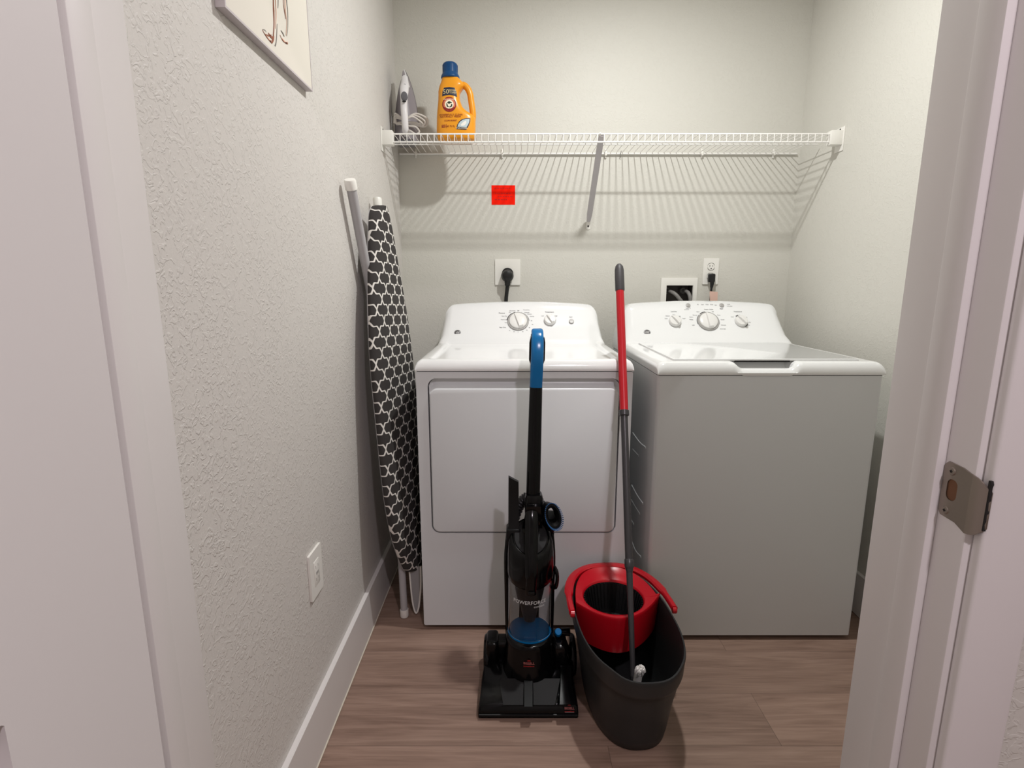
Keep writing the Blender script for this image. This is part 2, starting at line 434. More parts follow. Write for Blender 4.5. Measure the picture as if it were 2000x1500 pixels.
# ------------------------------------------------------------------ strike plate on the right jamb
def strike():
    t = thing('strike_plate', 'satin nickel door strike plate with two screws on the right door jamb', 'strike plate', (JR, 0.48, 0.953))
    yl, yr, z0, z1 = 0.4985, 0.4665, 0.9535, 1.0085
    b = bm_new()
    outer = [(yl, z0+0.004), (yl-0.003, z0), (0.478, z0-0.001), (yr, z0-0.006), (yr, z1-0.004), (0.478, z1-0.001), (yl-0.004, z1), (yl, z1-0.004)]
    hole = rrect(0.4805, 0.4925, 0.9715, 0.9925, 0.0055, 5)
    x0 = JR-0.0016
    plate(b, outer, [hole], lambda a, c, d: Vector((d, a, c)), x0, JR)
    # curved lip past the jamb edge
    rings = []
    for i in range(8):
        f = i/7; y = yr - 0.0135*f; x = x0 + 0.0072*f*f
        za = z0-0.006+0.010*f**3; zb = z1-0.004-0.012*f**2
        rings.append([Vector((x, y, za)), Vector((x, y, zb)), Vector((x+0.0016, y, zb)), Vector((x+0.0016, y, za))])
    loft(b, rings)
    obj('plate', b, NICKEL, t)
    b = bm_new(); random.seed(11); q = []
    for i in range(17):
        q.append((0.4534+random.uniform(-0.0008, 0.0003), 0.9555+i*0.0030))
    pol = q + [(0.4560, 1.0035), (0.4560, 0.9555)]
    plate(b, pol, [], lambda a, c, d: Vector((d, a, c)), JR+0.0040, JR+0.0064); obj('chipped_edge', b, SLOT, t)
    b = bm_new(); plate(b, hole, [], lambda a, c, d: Vector((d, a, c)), JR+0.0006-0.001, JR+0.0002); obj('latch_hole', b, WOODRAW, t)
    for y, z in ((0.4890, 1.0003), (0.4900, 0.9600)):
        b = bm_new(); lathe(b, [(0.0001, 0.0012), (0.0035, 0.0009), (0.0042, 0.0)], (x0, y, z), (-1, 0, 0), 16, up=(0, 0, 1))
        s = obj('screw', b, NICKEL, t)
        b = bm_new(); box(b, x0-0.0016, x0-0.0010, y-0.0014, y+0.0014, z-0.0004, z+0.0004); box(b, x0-0.0016, x0-0.0010, y-0.0004, y+0.0004, z-0.0014, z+0.0014)
        obj_split('screw_slot', b, SLOT, s)
strike()

# ------------------------------------------------------------------ framed picture on the left wall
def picture():
    y0, y1, z0, z1 = 0.9915, 1.3905, 1.634, 2.134; xf = XL+0.0172
    t = thing('framed_picture', 'white framed picture with brown brushed legs and feet on the left wall', 'picture', (XL, 1.19, z0))
    b = bm_new()
    plate(b, [(y0, z0), (y1, z0), (y1, z1), (y0, z1)], [[(y0+0.004, z0+0.004), (y1-0.004, z0+0.004), (y1-0.004, z1-0.004), (y0+0.004, z1-0.004)]],
          lambda a, c, d: Vector((d, a, c)), XL+0.0005, xf)
    obj('frame', b, FRAMEM, t)
    b = bm_new(); box(b, XL+0.001, xf-0.0006, y0+0.004, y1-0.004, z0+0.004, z1-0.004); cv = obj('canvas', b, CANVAS, t)
    def stroke(pts, ws):
        P = [at(400+px/7.5, py/7.5, X=xf) for px, py in pts]
        P = smooth_path(P, 5); n = len(P); rings = []
        for i, p in enumerate(P):
            f = i/(n-1)*(len(ws)-1); k = min(int(f), len(ws)-2); wd = (ws[k]*(1-(f-k)) + ws[k+1]*(f-k))*0.001
            a = P[max(0, i-1)]; c = P[min(n-1, i+1)]; tn = (c-a).normalized(); s = Vector((1, 0, 0)).cross(tn)*wd*0.5
            rings.append([p+s, p-s, p-s+Vector((0.0004, 0, 0)), p+s+Vector((0.0004, 0, 0))])
        return rings
    def strokes(name, m, items):
        b = bm_new()
        for pts, ws in items:
            b = bm_new(); loft(b, stroke(pts, ws)); obj(name, b, m, cv)
    strokes('painted_stroke', STROKE1, [
        ([(1010, -400), (1005, 0), (1010, 150), (1015, 350), (1005, 520)], [2, 3, 5.5, 3, 3]),
        ([(845, 440), (880, 500), (930, 570), (985, 630)], [0.8, 1.5, 2, 3]),
        ([(1010, 520), (1000, 570), (985, 630)], [3, 7, 2]),
        ([(930, 480), (960, 530), (1000, 560)], [1, 4, 5]),
        ([(880, 500), (930, 520), (975, 520)], [0.8, 2.5, 3.5]),
        ([(1150, -400), (1150, 0), (1165, 150), (1185, 280)], [1, 1.5, 2, 1]),
        ([(1100, 510), (1140, 590), (1190, 630), (1215, 636)], [0.8, 1.5, 2.5, 3.5]),
    ])
    strokes('painted_line', STROKE2, [
        ([(1065, -400), (1075, 0), (1070, 120)], [1.2, 1.6, 0.8]),
        ([(1060, 350), (1055, 500), (1045, 620), (1030, 672)], [0.8, 1.8, 2, 3.0]),
        ([(1195, -400), (1200, 0), (1215, 180), (1215, 400), (1200, 530)], [1.2, 2.6, 1.6, 1, 0.8]),
        ([(1115, 445), (1145, 490), (1165, 535)], [1, 3, 2]),
        ([(845, 430), (880, 440), (900, 470)], [0.7, 1, 0.6]),
    ])
    strokes('painted_wash', STROKE3, [
        ([(1035, -400), (1035, 0), (1045, 200), (1035, 420)], [1, 2, 2, 1]),
        ([(1175, -400), (1175, 0), (1180, 150), (1200, 320), (1190, 520)], [1, 3, 2.5, 1, 1]),
        ([(1130, 560), (1180, 620), (1215, 620)], [1, 3, 2.5]),
        ([(900, 520), (950, 590), (975, 600)], [1, 3, 3]),
    ])
picture()

# ------------------------------------------------------------------ outlets and plates
def wall_fn(Y): return lambda a, c, d: Vector((a, Y-d, c))
# left wall outlet (decorator style)
t = thing('wall_outlet', 'white decorator outlet low on the left wall above the baseboard', 'outlet', (XL, 1.226, 0.405))
b = bm_new(); plate(b, rrect(1.188, 1.266, 0.4055, 0.5275, 0.003, 3), [rrect(1.2095, 1.2445, 0.433, 0.500, 0.002, 2)], lambda a, c, d: Vector((XL+d, a, c)), 0.0003, 0.0062)
obj('cover_plate', b, WPLAS, t)
b = bm_new(); box(b, XL+0.0003, XL+0.0075, 1.2105, 1.2435, 0.434, 0.499, 0.001, 2); r = obj('receptacle', b, WPLAS, t)
b = bm_new()
for z in (0.450, 0.483):
    box(b, XL+0.0074, XL+0.0079, 1.2185, 1.2200, z-0.004, z+0.004); box(b, XL+0.0074, XL+0.0079, 1.2335, 1.2350, z-0.0035, z+0.0035)
box(b, XL+0.0074, XL+0.0082, 1.220, 1.234, 0.4625, 0.4695)
obj_split('slot', b, KNOBD, r)

# dryer outlet with plug
t = thing('dryer_outlet', 'large square white outlet plate on the back wall above the dryer', 'outlet', (-0.02, YB, 1.175))
b = bm_new(); plate(b, rrect(-0.0767, 0.0378, 1.174, 1.289, 0.004, 3), [], wall_fn(YB), 0.0003, 0.006); obj('cover_plate', b, WPLAS, t)
b = bm_new(); lathe(b, [(0.026, 0.0), (0.026, 0.009), (0.024, 0.010)], (-0.020, YB-0.006, 1.2245), (0, -1, 0), 28, up=(0, 0, 1)); r = obj('receptacle', b, RUBBER, t)
b = bm_new()
pc = at(991, 537, Y=YB-0.03)
lathe(b, [(0.027, 0.0), (0.028, 0.006), (0.027, 0.022), (0.021, 0.034), (0.012, 0.038)], (pc.x, YB-0.0165, pc.z-0.004), (0, -1, 0), 28, up=(0, 0, 1))
p2 = [(pc.x, YB-0.034, pc.z), (pc.x+0.001, YB-0.040, pc.z-0.025), (pc.x, YB-0.038, pc.z-0.045), (pc.x-0.002, YB-0.032, pc.z-0.07), (pc.x-0.006, YB-0.03, pc.z-0.11), (pc.x-0.010, YB-0.034, pc.z-0.20), (pc.x-0.012, YB-0.05, pc.z-0.45)]
tube(b, smooth_path(p2, 5), [0.015]*4+[0.014]*4+[0.0125]*3+[0.0085]*(len(smooth_path(p2, 5))-11), 14, flat=(1, 0.75), up=(0, -1, 0))
o = obj('dryer_plug_and_cord', b, RUBBER, None, origin=(pc.x, YB-0.02, 1.0)); tag(o, 'thick black plug and cord in the square outlet above the dryer', 'power cord')

# washer outlet with plug
t = thing('washer_outlet', 'white duplex outlet on the back wall above the washer', 'outlet', (0.902, YB, 1.177))
b = bm_new(); plate(b, rrect(0.867, 0.937, 1.177, 1.293, 0.003, 3), [rrect(0.886, 0.918, 1.238, 1.272, 0.012, 4), rrect(0.886, 0.918, 1.194, 1.228, 0.012, 4)], wall_fn(YB), 0.0003, 0.006); obj('cover_plate', b, WPLAS, t)
for z in (1.255, 1.211):
    b = bm_new(); lathe(b, [(0.0155, 0.0), (0.0155, 0.0065), (0.0145, 0.0075)], (0.902, YB-0.0003, z), (0, -1, 0), 24, up=(0, 0, 1)); r = obj('receptacle', b, WPLAS, t)
    if z > 1.23:
        b = bm_new(); box(b, 0.8945, 0.8965, YB-0.0082, YB-0.0074, z-0.001, z+0.008); box(b, 0.9075, 0.9095, YB-0.0082, YB-0.0074, z, z+0.007)
        lathe(b, [(0.0028, 0), (0.0028, 0.0006)], (0.902, YB-0.0077, z-0.008), (0, -1, 0), 10, up=(0, 0, 1)); obj_split('slot', b, SLOT, r)
b = bm_new()
box(b, 0.887, 0.916, YB-0.034, YB-0.0085, 1.186, 1.224, 0.006, 3)
q = [(0.9015, YB-0.030, 1.215), (0.9015, YB-0.034, 1.190), (0.9005, YB-0.033, 1.165), (0.8995, YB-0.032, 1.13), (0.898, YB-0.034, 1.0), (0.897, YB-0.04, 0.85)]
qs = smooth_path(q, 4); tube(b, qs, [0.013, 0.0125, 0.012, 0.011, 0.0105, 0.0095, 0.0085, 0.0075, 0.007]+[0.0048]*(len(qs)-9), 12, flat=(1, 0.8), up=(0, -1, 0))
o = obj('washer_plug_and_cord', b, RUBBER, None, origin=(0.902, YB-0.02, 1.0)); tag(o, 'black plug with tapered cord in the duplex outlet above the washer', 'power cord')
b = bm_new()
P = [at(1386, 569, Y=YB-0.037), at(1402, 570, Y=YB-0.034), at(1401, 600, Y=YB-0.034), at(1387, 600, Y=YB-0.037)]
loft(b, [[p for p in P], [p+Vector((0, 0.0006, 0)) for p in P]])
o = obj('cord_tag', b, PINKTAG, None, origin=tuple(P[0])); tag(o, 'small pale pink paper tag wrapped on the washer cord', 'tag')

# washing machine supply box recessed in the wall
t = thing('supply_box', 'recessed white washer supply box in the back wall, hoses inside', 'supply box', (0.765, YB, 1.0))
b = bm_new()
x0, x1, z0, z1 = OB; m_ = 0.012
ox0, ox1, oz1 = 0.679, 0.846, 1.206
def ringp(a0, a1, c0, c1, y): return [Vector((a0, y, c0)), Vector((a1, y, c0)), Vector((a1, y, c1)), Vector((a0, y, c1))]
loft(b, [ringp(ox0, ox1, z0-0.015, oz1, YB-0.0003), ringp(ox0+0.001, ox1-0.001, z0-0.014, oz1-0.001, YB-0.006), ringp(x0+0.004, x1-0.004, z0+0.004, z1-0.006, YB-0.009),
         ringp(x0+m_, x1-m_, z0+m_, z1-0.020, YB-0.007), ringp(x0+m_, x1-m_, z0+m_, z1-0.020, YB+0.004)], True, False, False)
obj('face_frame', b, WPLAS, t)
b = bm_new(); loft(b, [ringp(x0+0.006, x1-0.006, z0+0.006, z1-0.012, YB+0.003), ringp(x0+0.006, x1-0.006, z0+0.006, z1-0.012, YB+0.085)], True, False, True); obj('recess', b, OUTBOX, t)
for x in (0.722, 0.800):
    b = bm_new(); lathe(b, [(0.014, 0), (0.014, 0.02), (0.010, 0.022), (0.010, 0.03)], (x, YB+0.07, 1.15), (0, -1, -0.15), 16, up=(0, 0, 1)); obj('valve', b, HOSEG, t)
for nm, q, lb in (('supply_hose', [(0.722, YB+0.040, 1.147), (0.735, YB-0.018, 1.138), (0.755, YB-0.035, 1.115), (0.775, YB-0.038, 1.08), (0.785, YB-0.04, 0.98), (0.785, YB-0.045, 0.8)], 'longer grey washer hose crossing the supply box from its left valve'),
              ('supply_hose', [(0.800, YB+0.040, 1.147), (0.803, YB-0.010, 1.140), (0.808, YB-0.028, 1.115), (0.812, YB-0.03, 1.07), (0.815, YB-0.035, 0.98), (0.815, YB-0.04, 0.8)], 'grey washer hose at the right valve of the supply box')):
    b = bm_new(); tube(b, smooth_path(q, 6), 0.0085, 14); o = obj(nm, b, HOSEG, None, origin=q[-1]); tag(o, lb, 'hose')

# red note
b = bm_new(); rings = []
n0 = at(960, 362, Y=YB); n1 = at(1006, 400, Y=YB)
loft(b, [[Vector((n0.x, YB-0.0015, n1.z)), Vector((n1.x, YB-0.0010, n1.z)), Vector((n1.x, YB-0.0010, n0.z)), Vector((n0.x, YB-0.0015, n0.z))],
         [Vector((n0.x, YB-0.0003, n1.z)), Vector((n1.x, YB-0.0003, n1.z)), Vector((n1.x, YB-0.0003, n0.z)), Vector((n0.x, YB-0.0003, n0.z))]])
o = obj('paper_note', b, NOTE, None, origin=((n0.x+n1.x)/2, YB, n1.z)); tag(o, 'bright red paper notice stuck to the back wall under the shelf', 'note')
b = bm_new(); xc = (n0.x+n1.x)/2
for zz, x0_, x1_ in ((0.012, -0.040, 0.030), (0.034, -0.036, 0.036), (0.047, -0.025, 0.038), (0.060, -0.038, 0.012)):
    x = xc+x0_
    while x < xc+x1_:
        wv = random.uniform(0.004, 0.010); box(b, x, x+wv, YB-0.0020, YB-0.0014, n0.z-zz-0.002, n0.z-zz+0.002); x += wv+0.004
obj('printed_line', b, NOTEI, o)

# ------------------------------------------------------------------ wire shelf
def shelf():
    zs, yf, yb = 1.739, 2.164, YB-0.008
    xa, xb = -0.455, 1.212
    t = thing('wire_shelf', 'long white wire shelf across the back wall above the machines', 'shelf', (0.38, YB, zs))
    b = bm_new(); tube(b, [(xa, yf, zs), (xb, yf, zs)], 0.0032, 10); obj('front_rail', b, WIRE, t)
    b = bm_new(); tube(b, [(xa, yf, zs-0.0285), (xb, yf, zs-0.0285)], 0.0032, 10); obj('lip_rail', b, WIRE, t)
    b = bm_new(); tube(b, [(xa-0.03, 2.30, zs-0.004), (xb+0.03, 2.30, zs-0.004)], 0.0026, 10); obj('middle_rail', b, WIRE, t)
    b = bm_new(); tube(b, [(xa-0.035, yb, zs-0.003), (xb+0.030, yb, zs-0.003)], 0.0042, 10); obj('back_rail', b, WIRE, t)
    b = bm_new(); n = int((xb-xa)/0.0259)
    for i in range(n+1):
        x = xa+0.003 + i*0.0259
        tube(b, [(x, yb, zs+0.002), (x, yf+0.004, zs+0.002), (x, yf-0.0025, zs-0.001), (x, yf-0.0030, zs-0.008), (x, yf-0.003, zs-0.030)], 0.0016, 6)
    obj('deck_wires', b, WIRE, t)
    for s, xw, xr in ((-1, XL, xa), (1, XR, xb)):
        b = bm_new()
        xi = xr - 0.002 if s > 0 else xr+0.002
        box(b, min(xi, xw-s*0.002), max(xi, xw-s*0.002), yf-0.012, yf+0.022, zs-0.040, zs+0.012, 0.002, 2)
        box(b, min(xw, xw-s*0.004), max(xw, xw-s*0.004), yf-0.016, yf+0.036, zs-0.062, zs+0.026, 0.0015, 2)
        br = obj('end_bracket', b, WPLAS, t)
        b = bm_new(); lathe(b, [(0.0035, 0), (0.003, 0.0015)], (xw-s*0.004, yf+0.010, zs+0.019), (-s, 0, 0), 12, up=(0, 0, 1)); obj('screw', b, SLOT, br)
    # brace
    xm = 0.341; b = bm_new()
    A = Vector((xm, yf+0.002, zs-0.004)); B = Vector((xm, YB-0.004, 1.452))
    dr = (B-A).normalized(); nn = Vector((1, 0, 0)).cross(dr)
    def rg(p, w_, th): return [p+Vector((-w_, 0, 0))+nn*th, p+Vector((w_, 0, 0))+nn*th, p+Vector((w_, 0, 0))-nn*th, p+Vector((-w_, 0, 0))-nn*th]
    loft(b, [rg(A, 0.010, 0.0045), rg(A.lerp(B, .12), 0.0115, 0.0045), rg(A.lerp(B, .9), 0.0115, 0.0045), rg(B, 0.008, 0.002)])
    o = obj('support_brace', b, BRACE, t)
    b = bm_new(); plate(b, rrect(xm-0.009, xm+0.009, 1.418, 1.452, 0.007, 4), [], wall_fn(YB), 0.0003, 0.003); obj('brace_foot', b, WPLAS, o)
    b = bm_new(); lathe(b, [(0.0042, 0), (0.003, 0.002)], (xm, YB-0.003, 1.432), (0, -1, 0), 12, up=(0, 0, 1)); obj('screw', b, SLOT, o)
    b = bm_new(); tube(b, [(xm-0.006, yf, zs-0.005), (xm-0.006, yf-0.006, zs), (xm-0.006, yf, zs+0.0045)], 0.003, 8); obj('brace_hook', b, WPLAS, o)
    for u in (981, 1183, 1371, 1511, 812):
        x = at(u, 300, Y=yb).x; b = bm_new()
        box(b, x-0.005, x+0.005, yb-0.009, YB-0.0003, zs-0.011, zs+0.006, 0.002, 2); box(b, x-0.003, x+0.003, YB-0.008, YB-0.0003, zs-0.020, zs+0.018, 0.0015, 2)
        obj('wall_clip', b, WPLAS, t)
    x = at(1212, 300, Y=yb).x; b = bm_new(); tube(b, smooth_path([(x+0.002, yb-0.002, zs+0.008), (x, yb-0.007, zs), (x-0.002, yb-0.005, zs-0.010), (x+0.001, yb, zs-0.018)], 4), 0.0016, 8)
    obj('wire_hook', b, HOSEG, t)
shelf()

# ------------------------------------------------------------------ appliances
def appliance_top(c, W, Y0, zb, zt, Yb, Yt, h, Y1, dip=0.0, scoop=None, nx=0):
    tab = [(0, 0), (0.004, 0.02), (0.009, 0.045), (0.014, 0.070), (0.020, 0.095), (0.028, 0.118), (0.038, 0.134), (0.050, 0.1435), (0.065, 0.147), (0.10, 0.150), (0.16, 0.153), (0.25, 0.157), (0.36, 0.158)]
    def hc(e):
        for (a, p), (q, r) in zip(tab[:-1], tab[1:]):
            if e <= q: return (p+(r-p)*(e-a)/(q-a))*h/0.158
        return h
    def sstep(x, a, b_):
        f = max(0, min(1, (x-a)/(b_-a))); return f*f*(3-2*f)
    es = [0, 0.0006, 0.002, 0.004, 0.007, 0.011, 0.016, 0.022, 0.028, 0.034, 0.040, 0.046, 0.050, 0.056, 0.064, 0.08, 0.10, 0.13, 0.17, 0.21, 0.25, 0.30, W]
    xs = [c-W+e for e in es] + [c+W-e for e in reversed(es[:-1])]
    if scoop:
        s0, s1, sd = scoop
        xs += [s0+i*(s1-s0)/40 for i in range(41)]; xs = sorted(set(round(x, 5) for x in xs))
    rings = []
    R = 0.026
    for x in xs:
        e = W-abs(x-c); R_ = R
        drop = R*(1-math.sqrt(max(0, 1-((R-min(e, R))/R)**2)))
        fac = 1-drop/(zt-zb)*0.86
        g = sstep(e, 0.040, 0.056)*dip
        sc = 0.0; gr = 0.0
        if scoop:
            m = min(x-s0, s1-x)
            if m > 0: sc = sd*sstep(m, 0, 0.036); gr = 0.028*sstep(m, 0.014, 0.030)
        H = hc(e)
        ztf = zt-sc
        pr = [(Y0, zb), (Y0-0.001, zb+0.006), (Y0+0.001, ztf-0.020), (Y0+0.005, ztf-0.010), (Y0+0.012, ztf-0.003), (Y0+0.022, ztf), (Y0+0.032, ztf-gr*0.3), (Y0+0.035, ztf-gr-g*0.3),
              (Y0+0.046, ztf-g-gr if gr else zt-g-sc), (Y0+0.056, zt-g-gr), (Y0+0.075, zt-g), (Yb-0.030, zt-g)]
        pr += [(Yb-0.008, zt-g*0.6+H*0.01), (Yb+0.004, zt+H*0.06), (Yb+0.015, zt+H*0.15)]
        for f in (0.25, 0.45, 0.65, 0.85, 0.96): pr.append((Yb+0.01+(Yt-Yb)*f, zt+H*(0.02+0.94*f)))
        pr += [(Yt+0.008, zt+H*0.985), (Yt+0.020, zt+H), (Yt+0.045, zt+H), (Y1-0.02, zt+H*0.98), (Y1, zt+H*0.9), (Y1, zb)]
        rings.append([Vector((x, y, zb+(z-zb)*fac if z <= zt else zb+(zt-zb)*fac+(z-zt))) for y, z in pr])
    b = bm_new(); loft(b, rings)
    return b
# shared geometry of the sloping control face
def face_of(zt, Yb, Yt, h):
    p0 = Vector((0, Yb+0.01, zt+h*0.02)); d = Vector((0, (Yt-Yb), h*0.94)).normalized(); n = Vector((0, -d.z, d.y))
    return p0, d, n
def dial(t, name, u, v, r, ang, ring=False, height=0.018):
    p0, d, n = FACE; c = ray_plane(u, v, p0, n); X = Vector((1, 0, 0))
    b = bm_new()
    if ring:
        lathe(b, [(r, 0.0), (r, 0.003), (r*0.97, 0.005), (r*0.88, 0.005), (r*0.86, 0.003)], c+n*0.0002, n, 40, up=d)
        rg = obj(name+'_ring', b, KNOBD, t); b = bm_new()
    rr = r*0.86 if ring else r
    lathe(b, [(rr, 0.0), (rr, 0.004), (rr*0.95, height*0.55), (rr*0.86, height*0.68), (rr*0.4, height*0.72), (0.0001, height*0.72)], c+n*0.0005, n, 36, up=d)
    kn = obj(name, b, KNOB, t)
    b = bm_new(); a = math.radians(ang); dr = X*math.cos(a)+d*math.sin(a); pr = n.cross(dr)
    M = Matrix((tuple(dr)+(0,), tuple(pr)+(0,), tuple(n)+(0,), (0, 0, 0, 1))).transposed(); M.translation = c
    L = rr*0.92
    rings = []
    for f, wd, hh in ((-1.0, 0.20, 0.85), (-0.92, 0.26, 1.15), (-0.3, 0.22, 1.25), (0.3, 0.17, 1.22), (0.95, 0.11, 1.0), (1.0, 0.08, 0.8)):
        rings.append([M@Vector((f*L, -rr*wd*1.2, height*0.4)), M@Vector((f*L, -rr*wd*0.75, height*hh)), M@Vector((f*L, rr*wd*0.75, height*hh)), M@Vector((f*L, rr*wd*1.2, height*0.4))])
    loft(b, rings); obj('grip_bar', b, KNOB, kn, ang=50)
    return kn
def arcprint(b, u, v, r0, r1, a0, a1):
    p0, d, n = FACE; c = ray_plane(u, v, p0, n)+n*0.0007; X = Vector((1, 0, 0)); rings = []
    for i in range(13):
        a = math.radians(a0+(a1-a0)*i/12); q = X*math.cos(a)+d*math.sin(a)
        rings.append([c+q*r0, c+q*r1, c+q*r1+n*0.0004, c+q*r0+n*0.0004])
    loft(b, rings)
def prints(t, items, m, name='printed_words'):
    p0, d, n = FACE
    for s, u, v, px in items:
        b = bm_new(); text(b, s, ray_plane(u, v, p0, n)+n*0.0006, (1, 0, 0), d, px*0.00212*1.25); obj('printed_label', b, m, t)
def badge(t, u, v):
    p0, d, n = FACE; c = ray_plane(u, v, p0, n)
    b = bm_new(); lathe(b, [(0.0135, 0.0), (0.0135, 0.0012), (0.0125, 0.0016), (0.0001, 0.0016)], c, n, 28, up=d); o = obj('logo_badge', b, mat('badge_grey', (84, 80, 80), 0.4), t)
    b = bm_new(); text(b, 'GE', c+n*0.0019, (1, 0, 0), d, 0.0125, shear=0.3, bold=0.0002)
    lathe(b, [(0.0117, 0.0017), (0.0117, 0.0021), (0.0110, 0.0021), (0.0110, 0.0017)], c, n, 28, up=d, caps=False)
    obj('logo_letters', b, WHITEINK, o)

# --- dryer
DC, DW, DY, = 0.0390, 0.343, 1.654
t = thing('dryer', 'white front-loading clothes dryer at left, beside the ironing board', 'dryer', (DC, 2.0, 0))
ZB, ZT, CY0, CY1, CH = 0.909, 0.944, 2.15, 2.265, 0.161
FACE = face_of(ZT, CY0, CY1, CH)
b = bm_new()
DX0, DX1, DZ0, DZ1 = at(838, 850, Y=DY).x, at(1209, 850, Y=DY).x, at(1000, 1041, Y=DY).z, at(1000, 739, Y=DY).z
plate(b, rrect(DC-DW, DC+DW, 0.018, ZB-0.003, 0.006, 3), [rrect(DX0, DX1, DZ0, DZ1, 0.028, 8)], lambda a, c, d: Vector((a, d, c)), DY, DY+0.026)
box(b, DC-DW, DC+DW, DY+0.024, 2.37, 0.018, ZB-0.003)
obj('cabinet_body', b, PANEL, t)
b = appliance_top(DC, DW+0.002, DY-0.004, ZB, ZT, CY0, CY1, CH, 2.375, dip=0.010)
obj('top_panel_and_console', b, ENAMEL, t, ang=28)
b = bm_new()
def door_ring(ins, top, y, ytop):
    r = rrect(DX0+ins, DX1-ins, DZ0+ins, DZ1-top, 0.024, 8); out = []
    for a, c in r:
        wgt = max(0, min(1, (c-(DZ1-top-0.030))/0.028)); wgt = wgt*wgt*(3-2*wgt)
        out.append(Vector((a, y+(ytop-y)*wgt, c)))
    return out
loft(b, [door_ring(0.0035, 0.0035, DY+0.0235, DY+0.0235), door_ring(0.0035, 0.0035, DY+0.003, DY+0.019), door_ring(0.0045, 0.010, DY-0.001, DY+0.0215),
         door_ring(0.0055, 0.020, DY-0.003, DY+0.0185), door_ring(0.0065, 0.029, DY-0.004, DY+0.006), door_ring(0.0075, 0.033, DY-0.0048, DY-0.003), door_ring(0.0095, 0.036, DY-0.005, DY-0.005)])
obj('door', b, PANEL, t, ang=50)
b = bm_new()
for x in (DC-0.29, DC+0.29):
    for y in (DY+0.06, 2.30): lathe(b, [(0.02, 0), (0.02, 0.019)], (x, y, 0), (0, 0, 1), 16)
obj_split('levelling_foot', b, DARKGAP, t)
b = bm_new(); box(b, DC-DW+0.004, DC+DW-0.004, DY+0.003, 2.36, ZB-0.004, ZB+0.001); obj('seam', b, DARKGAP, t)
dial(t, 'cycle_dial', 1012, 628, 0.0445, 112, ring=True)
dial(t, 'temperature_knob', 1074, 626, 0.0245, 125, height=0.020)
p0, d_, n_ = FACE
b = bm_new(); lathe(b, [(0.0105, 0), (0.0105, 0.003), (0.009, 0.0045), (0.0001, 0.005)], ray_plane(1116, 628, p0, n_), n_, 24, up=d_); obj('start_button', b, KNOBD, t)
b = bm_new(); arcprint(b, 1012, 628, 0.0450, 0.0485, 104, 172); obj_split('dial_scale_mark', b, INK, t)
b = bm_new(); arcprint(b, 1012, 628, 0.0450, 0.0470, 5, 75); arcprint(b, 1074, 626, 0.0258, 0.0262, 100, -190); obj_split('dial_scale_line', b, INKG, t)
prints(t, [('Cottons', 980, 611.5, 2.9), ('Temperature', 1073, 609.5, 2.6), ('Start', 1115, 619, 2.4)], INK)
prints(t, [('Very Dry', 985, 617.5, 2.3), ('More Dry', 984, 624.5, 2.3), ('Less', 988, 630, 2.2), ('Easy Care', 982, 639.5, 2.5), ('Dry', 996, 610, 2.2), ('Dewrinkle', 1001, 607, 2.2), ('Off', 1012, 607, 2.6),
           ('Timed Dry', 1028, 605.5, 2.3), ('Optional', 1029, 610.5, 2.2), ('Delicate', 1034, 613.5, 2.2), ('Normal', 1039, 618, 2.2), ('50', 1038, 626.5, 2.4), ('40', 1040, 634, 2.4),
           ('30', 1034, 640, 2.2), ('10', 995, 645.5, 2.4), ('20', 1004, 648, 2.4), ('30', 1012, 649, 2.4), ('40', 1021, 648, 2.4), ('50', 1029, 645, 2.4), ('Low', 1060, 617, 2.4), ('High', 1086, 617, 2.4)], INKG, 'printed_small_words')
badge(t, 893.5, 650)

# --- washer
WC, WW, WY = 0.7915, 0.3455, 1.600
t = thing('washing_machine', 'white top-loading washing machine with closed lid, right of the dryer', 'washing machine', (WC, 1.98, 0))
ZB, ZT, CY0, CY1, CH = 0.906, 0.944, 2.13, 2.245, 0.165
FACE = face_of(ZT, CY0, CY1, CH)
b = bm_new()
t0 = bmesh.new()
ro = rrect(WC-WW, WC+WW, WY, 2.34, 0.012, 6)
loft(t0, [[Vector((a, c, 0.018)) for a, c in ro], [Vector((a, c, ZB-0.003)) for a, c in ro]]); merge(b, t0)
obj('cabinet_body', b, PANEL, t)
b = bm_new()
for pts in ([(1236, 846), (1250, 865), (1261, 874)], [(1236, 878), (1247, 890)], [(1234, 948), (1246, 970), (1256, 984)], [(1233, 976), (1241, 990), (1250, 1004)], [(1232, 1050), (1241, 1075), (1252, 1088)], [(1230, 1010), (1238, 1024)]):
    q = [at(u, v, X=WC-WW) for u, v in pts]; tube(b, smooth_path(q, 4), 0.004, 6, flat=(1, 0.5), up=(1, 0, 0))
obj_split('side_panel_rib', b, PANEL, t)
s0, s1 = at(1432, 712, Y=WY).x, at(1568, 712, Y=WY).x
b = appliance_top(WC, WW+0.002, WY-0.004, ZB, ZT, CY0, CY1, CH, 2.345, dip=0.0, scoop=(s0, s1, 0.021))
obj('top_panel_and_console', b, ENAMEL, t, ang=28)
b = bm_new()
lx0, lx1 = 0.503, 1.080
prof = rrect(lx0, lx1, WY+0.040, CY0-0.022, 0.004, 3)
loft(b, [[Vector((a, c, ZT+0.0006)) for a, c in prof], [Vector((a, c, ZT+0.0040)) for a, c in prof], [Vector((WC+(a-WC)*0.994, 1.85+(c-1.85)*0.994, ZT+0.0052)) for a, c in prof]])
obj('lid', b, ENAMEL, t)
b = bm_new(); prof = rrect(lx0-0.0025, lx1+0.0025, WY+0.0385, CY0-0.0195, 0.005, 3)
plate(b, prof, [], lambda a, c, d: Vector((a, c, d)), ZT-0.001, ZT+0.0007); obj('lid_seam', b, mat('seam_grey', (196, 195, 193), 0.5), t)
